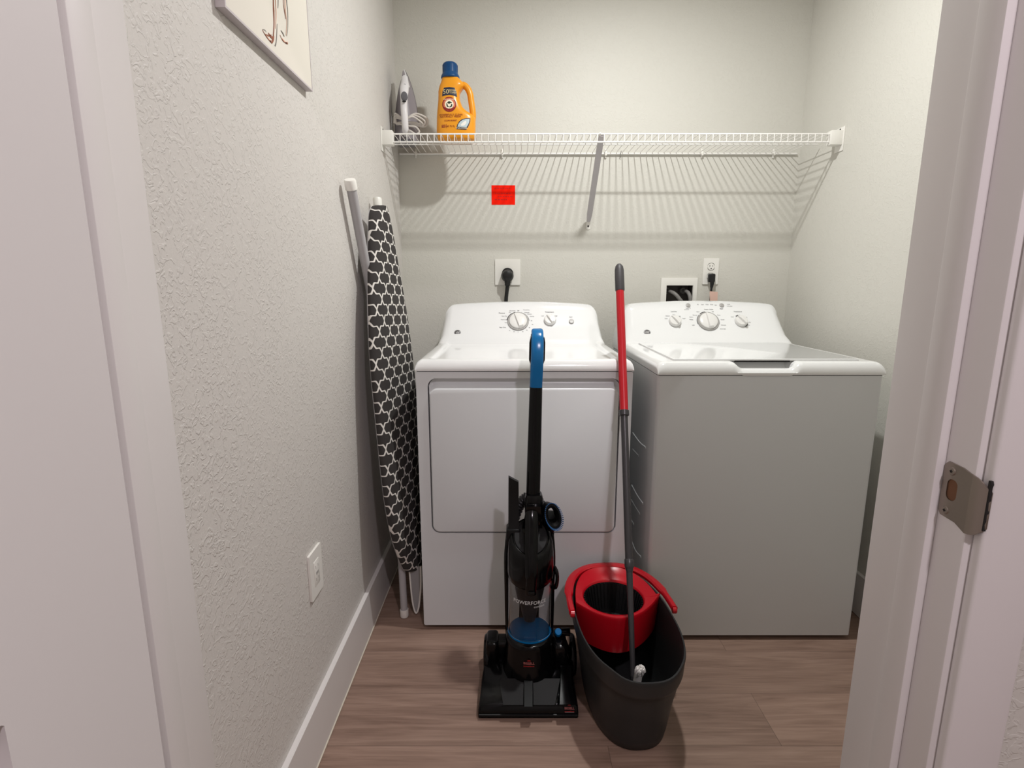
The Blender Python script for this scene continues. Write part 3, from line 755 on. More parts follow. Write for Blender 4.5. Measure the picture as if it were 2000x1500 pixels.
b = bm_new(); box(b, WC-WW+0.004, WC+WW-0.004, WY+0.003, 2.33, ZB-0.004, ZB+0.001); obj('seam', b, DARKGAP, t)
b = bm_new(); box(b, s0+0.020, s1-0.020, WY+0.0385, WY+0.043, ZT-0.0045, ZT+0.0002); obj('lid_handle_shade', b, DARKGAP, t)  # solid dark bar painted in for the shade under the lid's front edge
b = bm_new()
for x in (WC-0.29, WC+0.29):
    for y in (WY+0.06, 2.28): lathe(b, [(0.02, 0), (0.02, 0.019)], (x, y, 0), (0, 0, 1), 16)
obj_split('levelling_foot', b, DARKGAP, t)
dial(t, 'cycle_dial', 1383, 628, 0.0445, 98, ring=True)
dial(t, 'load_size_knob', 1318, 628, 0.0255, 128, height=0.020)
dial(t, 'temperature_knob', 1447, 628, 0.0255, 130, height=0.020)
p0, d_, n_ = FACE
for u in (1344, 1409.5):
    b = bm_new(); lathe(b, [(0.0095, 0), (0.0095, 0.002), (0.008, 0.003), (0.0001, 0.0032)], ray_plane(u, 596.5, p0, n_), n_, 24, up=d_); obj('option_button', b, KNOBD, t)
b = bm_new(); arcprint(b, 1383, 628, 0.0450, 0.0485, 96, 126); arcprint(b, 1318, 628, 0.029, 0.033, 38, 46); arcprint(b, 1447, 628, 0.028, 0.032, 100, 122); arcprint(b, 1447, 628, 0.027, 0.030, -62, -25); obj_split('dial_scale_mark', b, INK, t)
b = bm_new(); arcprint(b, 1383, 628, 0.0450, 0.0468, -15, 68); arcprint(b, 1383, 628, 0.0450, 0.0468, 135, 195); obj_split('dial_scale_line', b, INKG, t)
prints(t, [('Load Size', 1316, 608.5, 2.4), ('Cotton  Cycles', 1384, 604.5, 2.3), ('Temperature', 1441, 608.5, 2.4), ('Signal', 1409, 603, 2.3), ('White', 1350, 624.5, 2.2)], INK)
prints(t, [('Small', 1301, 622, 2.1), ('Medium', 1304, 617, 2.1), ('Med', 1316, 615, 2.1), ('Large', 1326, 617.5, 2.1), ('Super', 1336, 622, 2.1), ('Deep Fill', 1344, 602, 2.1),
           ('Heavy', 1363, 609, 2.1), ('Normal', 1357, 615.5, 2.1), ('Colors', 1350, 619.5, 2.1), ('Light', 1354, 635, 2.1), ('Off', 1392, 609, 2.3), ('Rinse', 1404, 615.5, 2.2), ('Casual', 1411, 624.5, 2.1),
           ('Delicates', 1413, 635, 2.1), ('Drain Spin', 1412, 642.5, 2.1), ('Cold', 1430, 619, 2.1), ('Cool', 1442, 615.5, 2.1), ('Warm', 1456, 619.5, 2.1), ('Hot', 1464, 629.5, 2.1), ('Warm', 1461, 635, 2.1),
           ('Fill', 1363, 595, 2.1), ('Soak', 1372, 595, 2.1), ('Wash', 1381, 595, 2.1), ('Rinse', 1390, 595, 2.1), ('Spin', 1398, 596, 2.1), ('Hold', 1423, 594.5, 2.1), ('Lid Locked', 1425, 598, 1.9), ('2nd Rinse', 1341, 604.8, 1.9)], INKG, 'printed_small_words')
badge(t, 1264, 649.5)

# ------------------------------------------------------------------ ironing board leaning between the left wall and the dryer
def ironing_board():
    B0, B1 = Vector((-0.362, 1.775, 0.175)), Vector((-0.452, 1.850, 1.430))
    ax = (B1-B0); L = ax.length; ax.normalize()
    wd = Vector((0.13, 0.99, 0)); wd = (wd-ax*wd.dot(ax)).normalized()
    nr = wd.cross(ax)          # faces the dryer
    if nr.x < 0: nr = -nr
    t = thing('ironing_board', 'folded ironing board in a charcoal trellis cover leaning on the left wall', 'ironing board', (-0.387, 1.73, 0))
    # half widths along the board, bottom to nose
    prof = [(0.0, 0.050), (0.012, 0.068), (0.05, 0.100), (0.10, 0.132), (0.16, 0.158), (0.24, 0.175), (0.34, 0.180), (0.45, 0.178), (0.55, 0.176), (0.65, 0.165), (0.75, 0.142), (0.84, 0.112), (0.91, 0.085), (0.96, 0.062), (0.985, 0.045), (1.0, 0.022)]
    pts = smooth_path([Vector((a*L, w_, 0)) for a, w_ in prof], 4)
    b = bm_new(); uvl = b.loops.layers.uv.new('UVMap')
    secs = []
    cross = [(-1.0, -0.006), (-1.03, 0.000), (-1.03, 0.009), (-0.99, 0.017), (-0.91, 0.024), (-0.78, 0.029), (-0.6, 0.032), (-0.4, 0.034), (-0.2, 0.035), (0.0, 0.035), (0.2, 0.035), (0.4, 0.034), (0.6, 0.032), (0.78, 0.029), (0.91, 0.024), (0.99, 0.017), (1.03, 0.009), (1.03, 0.0), (1.0, -0.006)]
    for p in pts:
        secs.append([(p.x, p.y*s, dz) for s, dz in cross])
    vv = [[b.verts.new(B0+ax*a+wd*s+nr*(dz+0.0015*noise.noise(Vector((a*9, s*9, 0))))) for a, s, dz in sc] for sc in secs]
    for i in range(len(secs)-1):
        for j in range(len(cross)-1):
            f = b.faces.new((vv[i][j], vv[i][j+1], vv[i+1][j+1], vv[i+1][j]))
            q = (secs[i][j], secs[i][j+1], secs[i+1][j+1], secs[i+1][j])
            for lp, (a, s, dz) in zip(f.loops, q): lp[uvl].uv = (s + (0.035-dz)*0.8*(1 if s > 0 else -1), a)
    for end in (0, -1):
        f = b.faces.new(vv[end])
        for lp, (a, s, dz) in zip(f.loops, secs[end]): lp[uvl].uv = (s, a+dz)
    obj('trellis_cover', b, cover_mat(), t, ang=50)
    b = bm_new()
    loft(b, [[B0+ax*p.x+wd*(p.y*s)+nr*z for s, z in ((-0.97, -0.010), (-0.97, -0.003), (0.97, -0.003), (0.97, -0.010))] for p in pts[1:-1]])
    obj('metal_board', b, TUBEG, t)
    # leg tubes folded against the underside
    def leg(A, B, r, caps):
        b = bm_new(); tube(b, [A, B], r, 16); o = obj('leg_tube', b, TUBEG, t)
        for P, Q in caps:
            P, Q = Vector(P), Vector(Q); dr = (P-Q).normalized()
            b = bm_new(); lathe(b, [(r+0.0028, -0.020), (r+0.0028, 0.004), (r+0.001, 0.008), (0.001, 0.009)], P, dr, 18, up=(0, 1, 0)); obj('end_cap', b, WPLAS, o)
    A1 = at(684, 356, X=-0.468); A2 = Vector((-0.462, 1.87, 0.95))
    leg(A1, A2, 0.0145, [(A1, A2)])
    C1 = at(737, 391, X=-0.468); C2 = Vector((-0.440, 1.86, 0.60))
    leg(C1, C2, 0.0125, [(C1, C2)])
    F1 = Vector((-0.387, 1.726, 0.010)); F2 = Vector((-0.405, 1.77, 0.62))
    leg(F1, F2, 0.0125, [(F1, F2)])
    # oval iron rest folded below the square end
    ol = [(799, 1106), (802, 1140), (805, 1170), (809, 1190), (813, 1197), (817, 1190), (820, 1170), (822, 1140), (821.5, 1106)]
    lp = smooth_path([at(u, v, Y=1.737) for u, v in ol], 4)
    b = bm_new(); tube(b, lp, 0.0032, 8); rs = obj('iron_rest', b, WPLAS, t)
    b = bm_new(); plate(b, [(p.x, p.z) for p in lp], [], lambda a, c, d: Vector((a, 1.737+d, c)), -0.001, 0.0015); obj('rest_plate', b, mat('rest_grey', (150, 149, 150), 0.4), rs)
ironing_board()

# ------------------------------------------------------------------ detergent bottle
def bottle():
    yc, zb = 2.275, 1.7425
    S = lambda u: at(u, 200, Y=yc).x
    Zp = lambda v: at(1000, v, Y=yc-0.02).z
    t = thing('detergent_bottle', 'orange laundry detergent bottle with navy cap on the wire shelf', 'bottle', (S(890), yc, zb))
    # v, left u, right u, half depth
    rows = [(268, 858, 923, .030), (266, 854, 926, .037), (255, 852, 928, .040), (240, 852.5, 928.5, .040), (228, 853, 928, .040), (222, 853.5, 922, .040), (216, 854, 912, .040), (208, 855, 904, .040),
            (195, 856.5, 899, .039), (185, 857, 898, .038), (178, 857, 899, .037), (172, 858, 903, .036), (166, 859.5, 908, .035), (160, 862, 906, .033), (154, 864, 901, .030), (150, 864.5, 897.5, .027), (146, 865, 896.5, .026)]
    n = 40
    def halfd(rw): return rw[3]
    R = []
    for v, a, c_, hd in rows:
        x0, x1 = S(a), S(c_); z = max(zb, Zp(v)) ; R.append((z, (x0+x1)/2, (x1-x0)/2, hd))
    R[0] = (zb, R[0][1], R[0][2], R[0][3]); R[1] = (zb+0.004,)+R[1][1:]
    R2 = [R[0]]
    for a, c_ in zip(R[:-1], R[1:]):
        for f in (0.5, 1.0): R2.append(tuple(a[i]+(c_[i]-a[i])*f for i in range(4)))
    EX = 2.8
    b = bm_new(); rings = []
    for z, cx, hw, hd in R2:
        ring = []
        for k in range(n):
            a = 2*math.pi*k/n; ca, sa = math.cos(a), math.sin(a)
            ring.append(Vector((cx+hw*math.copysign(abs(ca)**(2/EX), ca), yc+hd*math.copysign(abs(sa)**(2/EX), sa), z)))
        rings.append(ring)
    loft(b, rings); body = obj('bottle_body', b, ORANGE, t, ang=60)
    def surf(p, dz):
        z = p.z
        for a, c_ in zip(R2[:-1], R2[1:]):
            if a[0] <= z <= c_[0]:
                f = (z-a[0])/max(1e-6, c_[0]-a[0]); cx, hw, hd = [a[i]+(c_[i]-a[i])*f for i in (1, 2, 3)]; break
        else: cx, hw, hd = R2[-1][1:]
        q = min(0.97, abs((p.x-cx)/hw)); y = hd*(1-q**EX)**(1/EX)
        return Vector((p.x, yc-y-0.0006-dz, z))
    # handle
    b = bm_new()
    hp = [(893, 164), (906, 163), (914, 170), (918.5, 181), (920.5, 195), (922.5, 210), (923.5, 222), (922, 236)]
    q = smooth_path([Vector((S(u), yc, Zp(v))) for u, v in hp], 5)
    tube(b, q, 0.0125, 16, flat=(1.0, 1.25), up=(0, 1, 0)); obj('bottle_handle', b, ORANGE, t, ang=60)
    # cap
    b = bm_new(); cx = S(880.5)
    lathe(b, [(0.0345, Zp(151)), (0.0365, Zp(149)), (0.0355, Zp(145.5)), (0.0315, Zp(142)), (0.0298, Zp(139)), (0.0292, Zp(125)), (0.0270, Zp(121.5)), (0.022, Zp(119.5)), (0.0001, Zp(119.2))], (cx, yc, 0), (0, 0, 1), 32)
    cp = obj('cap', b, CAPB, t)
    b = bm_new()
    for k in range(30):
        a = 2*math.pi*k/30; x, y = cx+math.cos(a)*0.0293, yc+math.sin(a)*0.0293
        tube(b, [(x, y, Zp(140)), (x, y, Zp(124))], 0.0008, 5)
    obj('cap_rib', b, CAPB, cp)
    # label prints wrapped on the front
    def patch(b, pts, off=0.0):
        P = [Vector((S(u), yc, Zp(v))) for u, v in pts]; cen = sum(P, Vector())/len(P)
        rr = [[surf(cen.lerp(p, f), off) for p in P] for f in (1.0, 0.8, 0.6, 0.4, 0.2, 0.02)]
        loft(b, rr, True, False, True)
    def circ(u, v, ru, rv, n_=28): return [(u+ru*math.cos(2*math.pi*k/n_), v+rv*math.sin(2*math.pi*k/n_)) for k in range(n_)]
    def put(items, m, nm, off=0.001):
        b = bm_new()
        for s, u, v, px, sh in items:
            text(b, s, Vector((S(u), yc, Zp(v))), (1, 0, 0), (0, 0, 1), px*0.00204*1.3, ext=0.0001, wrap=lambda p, dz: surf(p, off+dz), shear=sh)
        return obj(nm, b, m, body)
    b = bm_new(); patch(b, [(866, 191), (867, 181), (870, 174), (880, 173), (890, 174), (893, 181), (894.5, 192), (887, 189.5), (880, 188.5), (873, 189.5)], 0.0002); obj('top_label', b, NAVY, body)
    b = bm_new(); patch(b, circ(879.5, 207, 13.6, 14.6), 0.0002); obj('emblem_ring', b, MAROON, body)
    b = bm_new(); patch(b, circ(879.5, 207, 11.4, 12.4), 0.0004); obj('emblem_band', b, mat('tan_red', (214, 120, 84), 0.5), body)
    b = bm_new(); patch(b, circ(879.5, 207, 8.4, 9.0), 0.0006); obj('emblem_field', b, CREAM, body)
    b = bm_new(); patch(b, [(868.5, 212), (872, 217), (879.5, 219.5), (887, 217), (890.5, 212), (888, 213), (884, 215.8), (879.5, 216.7), (875, 215.8), (871, 213)], 0.0006); obj('emblem_banner', b, MAROON, body)
    b = bm_new()
    patch(b, [(875, 203.5), (879, 201), (884, 202.5), (885, 205), (882.5, 204.6), (880.5, 206), (878, 206), (877, 205)], 0.0008)
    patch(b, [(883.5, 206), (885.5, 207), (885, 211.5), (880.5, 213.5), (879.5, 211.5), (882.5, 210)], 0.0008)
    patch(b, [(873.8, 205), (876, 205.8), (876.5, 209), (879, 212), (877, 213), (874.5, 211)], 0.0008)
    obj('arm_and_hammer_mark', b, mat('emblem_ink', (44, 58, 48), 0.5), body)
    put([('ARM & HAMMER', 879.5, 197.3, 2.3, 0)], CREAM, 'emblem_words', 0.0006)
    put([('50', 873.5, 182.5, 9, 0), ('%', 880.5, 180, 4.5, 0), ('MORE', 887.5, 179.5, 3.2, 0), ('LOADS', 887.5, 184, 3.2, 0)], mat('pale_gold', (226, 205, 150), 0.5), 'top_words', 0.0006)
    put([('POWERFULLY CLEAN', 882, 227, 3.6, 0.1), ('NATURALLY FRESH', 881, 230.8, 3.6, 0.1)], MAROON, 'slogan_words', 0.0004)
    put([('CLEAN BURST', 881.5, 238.5, 3.0, 0)], MAROON, 'scent_words', 0.0004)
    b = bm_new(); patch(b, [(864, 246), (871, 246), (871, 251.5), (864, 251.5)], 0.0002); patch(b, [(872.6, 245), (873.2, 245), (873.2, 253), (872.6, 253)], 0.0002); obj('load_box', b, MAROON, body)
    put([('50', 867.5, 248.7, 4.0, 0)], ORANGE, 'load_words', 0.0004)
    put([('HE 75 FL', 881, 249.5, 3.6, 0)], MAROON, 'size_words', 0.0004)
    b = bm_new(); patch(b, [(892.5, 255), (894, 247), (898, 240), (904, 235.5), (912, 233.5), (919.5, 233), (919, 240), (916, 248), (911.5, 256), (902, 255.8)], 0.0002); obj('corner_label', b, NAVY, body)
    b = bm_new(); patch(b, [(894.5, 250.5), (896.5, 245), (900, 240.5), (905, 237), (911, 235), (917.8, 234.5), (917, 241), (914, 247.5), (911.5, 251.5), (903, 251)], 0.0004); obj('corner_picture', b, LTBLUE, body)
    b = bm_new(); patch(b, [(906, 241), (911, 238), (912, 243), (908, 248), (902, 249), (901, 246)], 0.0006); obj('cloth_print', b, WPLAS, body)
    put([('STAIN POWER', 902.5, 253.4, 2.6, 0)], CREAM, 'corner_words', 0.0006)
bottle()

# ------------------------------------------------------------------ steam iron
def iron():
    zb = 1.7425; yb = 2.385
    cx = at(794, 200, Y=yb).x
    t = thing('steam_iron', 'white steam iron standing on its heel at the left end of the shelf', 'iron', (cx, yb-0.05, zb))
    Zp = lambda v, Y: at(1000, v, Y=Y).z
    zt = Zp(138, yb)
    H = zt-zb-0.012
    def outline(sc, k=14):
        P = []
        for i in range(k+1):
            f = i/k; w_ = 0.053*(1-f**2.3)**0.85*sc; P.append((w_, f))
        return P
    b = bm_new(); pr = outline(1.0); left = [(-w_, f) for w_, f in pr]; rt = [(w_, f) for w_, f in reversed(pr[:-1])]
    pol = left+rt
    def ring(sc, y, z0=0.012, sh=1.0): return [Vector((cx+a*sc, y, zb+z0+f*H*sh)) for a, f in pol]
    loft(b, [ring(0.97, yb+0.004), ring(1.0, yb), ring(1.0, yb-0.006)]); obj('soleplate', b, SOLE, t)
    b = bm_new(); loft(b, [ring(0.97, yb-0.006, 0.014, 0.985), ring(0.95, yb-0.018, 0.014, 0.975), ring(0.80, yb-0.034, 0.014, 0.95), ring(0.52, yb-0.050, 0.014, 0.93), ring(0.25, yb-0.060, 0.014, 0.92)])
    obj('iron_body', b, mat('iron_skirt_grey', (142, 136, 141), 0.4), t, ang=60)
    b = bm_new(); box(b, cx-0.036, cx+0.036, yb-0.072, yb+0.002, zb, zb+0.018, 0.005, 3); obj('heel_rest', b, IRONG, t)
    # handle seen end on
    yh = yb-0.105
    hx = lambda u: at(u, 200, Y=yh).x
    b = bm_new()
    path = [(at(790, 152, Y=yb-0.05)), (at(790.5, 164, Y=yb-0.075)), (at(789.5, 175, Y=yb-0.095)), (at(789, 190, Y=yh)), (at(789, 210, Y=yh)), (at(790.5, 230, Y=yh)), (at(791.5, 250, Y=yh+0.005)), (at(792, 258, Y=yh+0.02)), (at(793, 263, Y=yb-0.06))]
    q = smooth_path(path, 5); k = len(q)
    rs = []
    for i in range(k):
        f = i/(k-1); rs.append(0.0135+0.0045*math.sin(min(1, f*2.2)*math.pi)**2 - 0.002*(f > 0.6)*(f-0.6))
    tube(b, q, rs, 18, flat=(1.0, 0.85), up=(0, -1, 0)); hd = obj('handle', b, IRONW, t, ang=60)
    b = bm_new(); rings = []
    tip = Vector((cx-0.001, yb-0.022, zt-0.003))
    for f, r in ((0, 0.0012), (0.15, 0.004), (0.45, 0.009), (0.8, 0.0135), (1.0, 0.0155)):
        p = tip.lerp(Vector((path[1].x, yb-0.052, path[1].z-0.006)), f)
        rings.append([p+Vector((math.cos(a)*r*1.05, math.sin(a)*r*1.3, 0)) for a in [2*math.pi*j/16 for j in range(16)]])
    loft(b, rings); obj('water_tank_nose', b, IRONW, t, ang=60)
    c = at(789.5, 188, Y=yh-0.017)
    b = bm_new(); lathe(b, [(0.0135, 0), (0.0135, 0.003), (0.011, 0.005), (0.0001, 0.0055)], c+Vector((0, 0.0035, 0)), (0, -1, 0), 28, up=(0, 0, 1), sx=0.98, sy=1.3); obj('temperature_dial', b, IRONG, t)
    b = bm_new(); c2 = at(789.5, 198.5, Y=yh-0.016); lathe(b, [(0.0075, 0), (0.0075, 0.004), (0.006, 0.005)], c2, (0, -1, 0), 18, up=(0, 0, 1), sy=0.4); obj('steam_button', b, SLOT, t)
    b = bm_new(); tube(b, smooth_path([at(783.5, 170, Y=yb-0.09), at(786, 166.2, Y=yb-0.096), at(790, 165, Y=yb-0.10), at(794.5, 167.5, Y=yb-0.096), at(797, 173, Y=yb-0.088)], 4), 0.0022, 8); obj('spray_collar', b, IRONG, t)
    b = bm_new(); text(b, 'STEAM', at(789.5, 160, Y=yb-0.083), (1, 0, 0), (0, 0, 1), 0.0055); obj('printed_word', b, IRONG, t)
    b = bm_new()
    yc_ = yb-0.075
    loops = []
    for k_ in range(3):
        o = k_*0.004
        loops += [at(770+k_, 240-k_*5, Y=yb-0.07-o), at(773, 230-k_*4, Y=yb-0.08-o), at(790, 233, Y=yb-0.085-o), at(812-k_*3, 222+k_*3, Y=yb-0.086-o), at(834-k_*5, 232+k_*4, Y=yb-0.07-o), at(830-k_*4, 247-k_*2, Y=yb-0.06-o), at(808, 243-k_*2, Y=yb-0.066-o), at(790, 239, Y=yb-0.07-o), at(776, 243-k_, Y=yb-0.066-o)]
    loops += [at(800, 246, Y=yb-0.1), at(812, 248, Y=yb-0.105), at(819, 257, Y=yb-0.1), at(812, 262, Y=yb-0.1), at(800, 255, Y=yb-0.10), at(796, 261, Y=yb-0.09)]
    tube(b, smooth_path(loops, 5), 0.0036, 8); obj('power_cord', b, CORDW, t)
iron()

# ------------------------------------------------------------------ upright vacuum
def vacuum():
    t = thing('upright_vacuum', 'black upright vacuum cleaner with blue handle standing before the dryer', 'vacuum cleaner', (0.045, 1.38, 0))
    CX = lambda z: 0.050+0.022*(z-0.13)/0.92
    CY = lambda z: 1.40+0.10*(z-0.13)/0.92
    fl, fr = at(934, 1398, Z=0.010), at(1130, 1400, Z=0.010)
    x0, x1, yf = fl.x, fr.x, fl.y
    # floor head
    b = bm_new(); rings = []
    for y, zl, zh, ins in ((yf, 0.007, 0.014, 0.002), (yf+0.002, 0.004, 0.026, 0.0), (yf+0.012, 0.004, 0.040, 0.0), (yf+0.035, 0.004, 0.052, 0.002), (yf+0.08, 0.004, 0.062, 0.004), (yf+0.13, 0.004, 0.070, 0.008), (yf+0.19, 0.006, 0.078, 0.012), (yf+0.215, 0.01, 0.074, 0.016)):
        a0, a1 = x0+ins, x1-ins; e = 0.010
        rings.append([Vector(p) for p in ((a0, y, zl), (a0, y, zh-e), (a0+e*0.3, y, zh-e*0.3), (a0+e, y, zh), (a1-e, y, zh), (a1-e*0.3, y, zh-e*0.3), (a1, y, zh-e), (a1, y, zl))])
    loft(b, rings); ft = obj('floor_head', b, BLACKP, t)
    b = bm_new(); tube(b, [(x0+0.002, yf-0.001, 0.013), (x1-0.002, yf-0.001, 0.013)], 0.0035, 8); obj('front_bumper', b, BLACKM, ft)
    b = bm_new(); rings = []
    for v, ul, ur in ((1377, 983, 1083), (1365, 981, 1086), (1345, 978, 1090), (1325, 976, 1094)):
        f = (1377-v)/52; z = 0.0475+0.024*f+0.002
        rings.append([at(ul, v, Z=z-0.006), at(ul, v, Z=z), at(ur, v, Z=z), at(ur, v, Z=z-0.006)])
    loft(b, rings); obj('brush_window', b, SMOKE, ft)
    b = bm_new(); rings = []
    for v in (1380, 1350, 1320):
        z = 0.055+0.02*(1380-v)/60; rings.append([at(1022, v, Z=z-0.004), at(1024, v, Z=z+0.004), at(1040, v, Z=z+0.004), at(1042, v, Z=z-0.004)])
    loft(b, rings); obj('window_rib', b, BLACKM, ft)
    b = bm_new(); rings = []
    for v, ul, ur in ((1376, 1090, 1128), (1340, 1092, 1120), (1300, 1092, 1118)):
        z = 0.055+0.022*(1376-v)/76; rings.append([at(ul, v, Z=z-0.01), at(ul+3, v, Z=z+0.004), at(ur-3, v, Z=z+0.004), at(ur, v, Z=z-0.01)])
    loft(b, rings); obj('side_channel', b, BLACKP, ft)
    def logo(c, xd, yd, sc, wrap=None, parent=None):
        xd, yd = Vector(xd).normalized(), Vector(yd).normalized(); nn = xd.cross(yd)
        b = bm_new(); text(b, 'BISSELL', c, xd, yd, 0.0085*sc, wrap=wrap, bold=0.0001); lt = obj('brand_letters', b, mat('grey_red_ink', (168, 96, 92), 0.5), parent)
        b = bm_new()
        P = [c+xd*(0.0045*sc*math.cos(a))+yd*(0.0068*sc+0.0024*sc*math.sin(a)) for a in [math.pi*k/8 for k in range(9)]]
        Q = [wrap(p, 0.0003) if wrap else p+nn*0.0003 for p in P]; R_ = [wrap(p, 0) if wrap else p for p in P]
        loft(b, [R_, Q]); text(b, 'powerforce', c-yd*0.0075*sc, xd, yd, 0.0055*sc, wrap=wrap); obj('brand_mark', b, REDINK, parent)
    logo(at(1112, 1384, Y=yf-0.001)+Vector((0, -0.0015, 0.002)), (1, 0, 0), (0, 0.5, 1), 1.0, None, ft)
    b = bm_new(); q0 = at(1112, 1391, Y=yf-0.0045); box(b, q0.x-0.012, q0.x+0.013, yf-0.0050, yf-0.0040, q0.z-0.001, q0.z+0.0006); obj('printed_line', b, INKG, ft)
    # wheels
    for x, nm in ((x0+0.028-0.010, 'wheel'), (x1+0.0, 'wheel')):
        b = bm_new(); yw = 1.452
        lathe(b, [(0.0001, -0.010), (0.045, -0.010), (0.056, -0.008), (0.0595, -0.003), (0.0595, 0.004), (0.056, 0.009), (0.048, 0.011), (0.044, 0.008), (0.012, 0.008), (0.010, 0.012), (0.0001, 0.012)], (x, yw, 0.060), (-1 if x < 0.05 else 1, 0, 0), 40, up=(0, 0, 1))
        wl = obj(nm, b, BLACKP, t)
        b = bm_new(); lathe(b, [(0.0600, -0.002), (0.0606, 0.0), (0.0600, 0.003)], (x, yw, 0.060), (1, 0, 0), 40, up=(0, 0, 1), caps=False); obj('tyre', b, BLACKM, wl)
    # arms joining wheels to body
    b = bm_new(); box(b, x0+0.012, x1-0.018, 1.425, 1.475, 0.045, 0.120, 0.012, 3)
    box(b, x0+0.016, x0+0.052, 1.40, 1.47, 0.05, 0.135, 0.010, 3); box(b, x1-0.062, x1-0.020, 1.38, 1.47, 0.05, 0.140, 0.010, 3)
    obj('wheel_bridge', b, BLACKP, t)
    b = bm_new(); kc = at(1090, 1236, Y=1.425); lathe(b, [(0.009, -0.012), (0.011, -0.008), (0.011, 0.008), (0.009, 0.011), (0.0001, 0.011)], kc, (0, -0.6, 0.8), 20, up=(0, 1, 0)); obj('height_knob', b, BLUE, t)
    b = bm_new(); tube(b, [kc+Vector((0.008, 0.01, -0.004)), kc+Vector((0.036, 0.012, -0.005))], 0.012, 16); tube(b, [kc+Vector((0.012, 0.0, -0.02)), kc+Vector((0.03, -0.01, -0.07))], 0.012, 12); obj('height_knob_barrel', b, BLACKP, t)
    # motor housing under the cup
    b = bm_new(); cxm = CX(0.15)
    lathe(b, [(0.080, 0.045), (0.078, 0.07), (0.074, 0.10), (0.0705, 0.13), (0.068, 0.155), (0.0675, 0.171), (0.064, 0.174)], (cxm, 1.398, 0), (0, 0, 1), 40); mh = obj('motor_housing', b, BLACKP, t, ang=60)
    def cylwrap(cx_, cy_, r): 
        return lambda p, dz: Vector((cx_+math.sin((p.x-cx_)/r)*(r+0.0006+dz), cy_-math.cos((p.x-cx_)/r)*(r+0.0006+dz), p.z))
    zl = at(1033, 1295, Y=1.327).z
    logo(Vector((at(1033, 1295, Y=1.327).x, 1.327, zl)), (1, 0, 0), (0, 0, 1), 1.15, cylwrap(cxm, 1.398, 0.0735), mh)
    # dirt cup
    cx, cy = CX(0.27), CY(0.27)-0.004
    rc = 0.0635
    b = bm_new(); lathe(b, [(rc, 0.178), (rc, 0.366), (rc-0.002, 0.366), (rc-0.002, 0.178), (rc, 0.178)], (cx-0.002, cy, 0), (0, 0, 1), 48, caps=False)
    obj('dirt_cup', b, CLEAR, t, ang=60)
    b = bm_new(); lathe(b, [(rc+0.0005, 0.1715), (rc+0.0012, 0.174), (rc+0.0008, 0.1775), (rc-0.003, 0.1778), (rc-0.005, 0.1795), (0.0001, 0.181)], (cx-0.002, cy-0.001, 0), (0, 0, 1), 48); cb = obj('cup_base', b, BLUE, t)
    b = bm_new(); box(b, cx-0.020, cx+0.016, cy-0.052, cy-0.049, 0.179, 0.187, 0.0008, 1); obj('base_latch', b, BLUE, cb)
    b = bm_new(); lathe(b, [(0.016, 0.205), (0.022, 0.225), (0.026, 0.25), (0.036, 0.275), (0.043, 0.31), (0.046, 0.366)], (cx-0.002, cy+0.004, 0), (0, 0, 1), 36); obj('cyclone_filter', b, FILT, t, ang=60)
    b = bm_new(); text(b, 'POWERFORCE', Vector((cx-0.004, cy-rc, 0.300)), (1, 0, 0), (0, 0.02, 1), 0.0152, wrap=cylwrap(cx-0.002, cy, rc), bold=0.0001)
    text(b, 'compact', Vector((cx+0.024, cy-rc, 0.288)), (1, 0, 0), (0, 0, 1), 0.0095, wrap=cylwrap(cx-0.002, cy, rc)); obj('printed_name', b, WHITEINK, t)
    # side rails and spine
    b = bm_new()
    tube(b, smooth_path([(cx-0.064, cy+0.020, 0.10), (cx-0.0675, cy+0.014, 0.20), (cx-0.069, cy+0.014, 0.30), (cx-0.070, cy+0.012, 0.40), (cx-0.064, cy+0.02, 0.47)], 5), 0.0068, 10)
    tube(b, smooth_path([(cx+0.062, cy+0.020, 0.10), (cx+0.065, cy+0.016, 0.20), (cx+0.066, cy+0.016, 0.30), (cx+0.067, cy+0.014, 0.40), (cx+0.062, cy+0.02, 0.47)], 5), 0.0060, 10)
    obj_split('side_rail', b, BLACKP, t)
    b = bm_new(); rings = []
    for z, w_, d0, d1_ in ((0.09, 0.032, 0.035, 0.075), (0.2, 0.030, 0.052, 0.080), (0.35, 0.030, 0.054, 0.082), (0.46, 0.032, 0.03, 0.078), (0.53, 0.024, 0.0, 0.05), (0.565, 0.020, -0.012, 0.03)):
        rings.append([Vector((CX(z)-w_, cy+d0, z)), Vector((CX(z)+w_, cy+d0, z)), Vector((CX(z)+w_*0.8, cy+d1_, z)), Vector((CX(z)-w_*0.8, cy+d1_, z))])
    loft(b, rings); obj('spine', b, BLACKP, t)
    # cup lid with sloping round top
    b = bm_new(); lz = 0.364; rings = []
    n = 44
    def ringl(r, zf, zbk, dy=0.0):
        return [Vector((cx+r*math.cos(a), cy+dy+r*math.sin(a), zf+(zbk-zf)*(0.5+0.5*math.sin(a)))) for a in [2*math.pi*k/n for k in range(n)]]
    rings = [ringl(0.062, 0.338, 0.366), ringl(0.0665, 0.345, 0.37), ringl(0.0675, 0.362, 0.385), ringl(0.0665, 0.40, 0.45), ringl(0.063, 0.425, 0.485), ringl(0.058, 0.437, 0.500), ringl(0.053, 0.440, 0.503), ringl(0.050, 0.436, 0.499), ringl(0.02, 0.446, 0.492), ringl(0.001, 0.468, 0.470)]
    loft(b, rings); ld = obj('cup_lid', b, BLACKP, t, ang=45)
    b = bm_new(); loft(b, [ringl(0.047, 0.4385, 0.5005), ringl(0.046, 0.4405, 0.5020), ringl(0.001, 0.4715, 0.4735)]); obj('lid_disc', b, SMOKE, ld)
    b = bm_new()
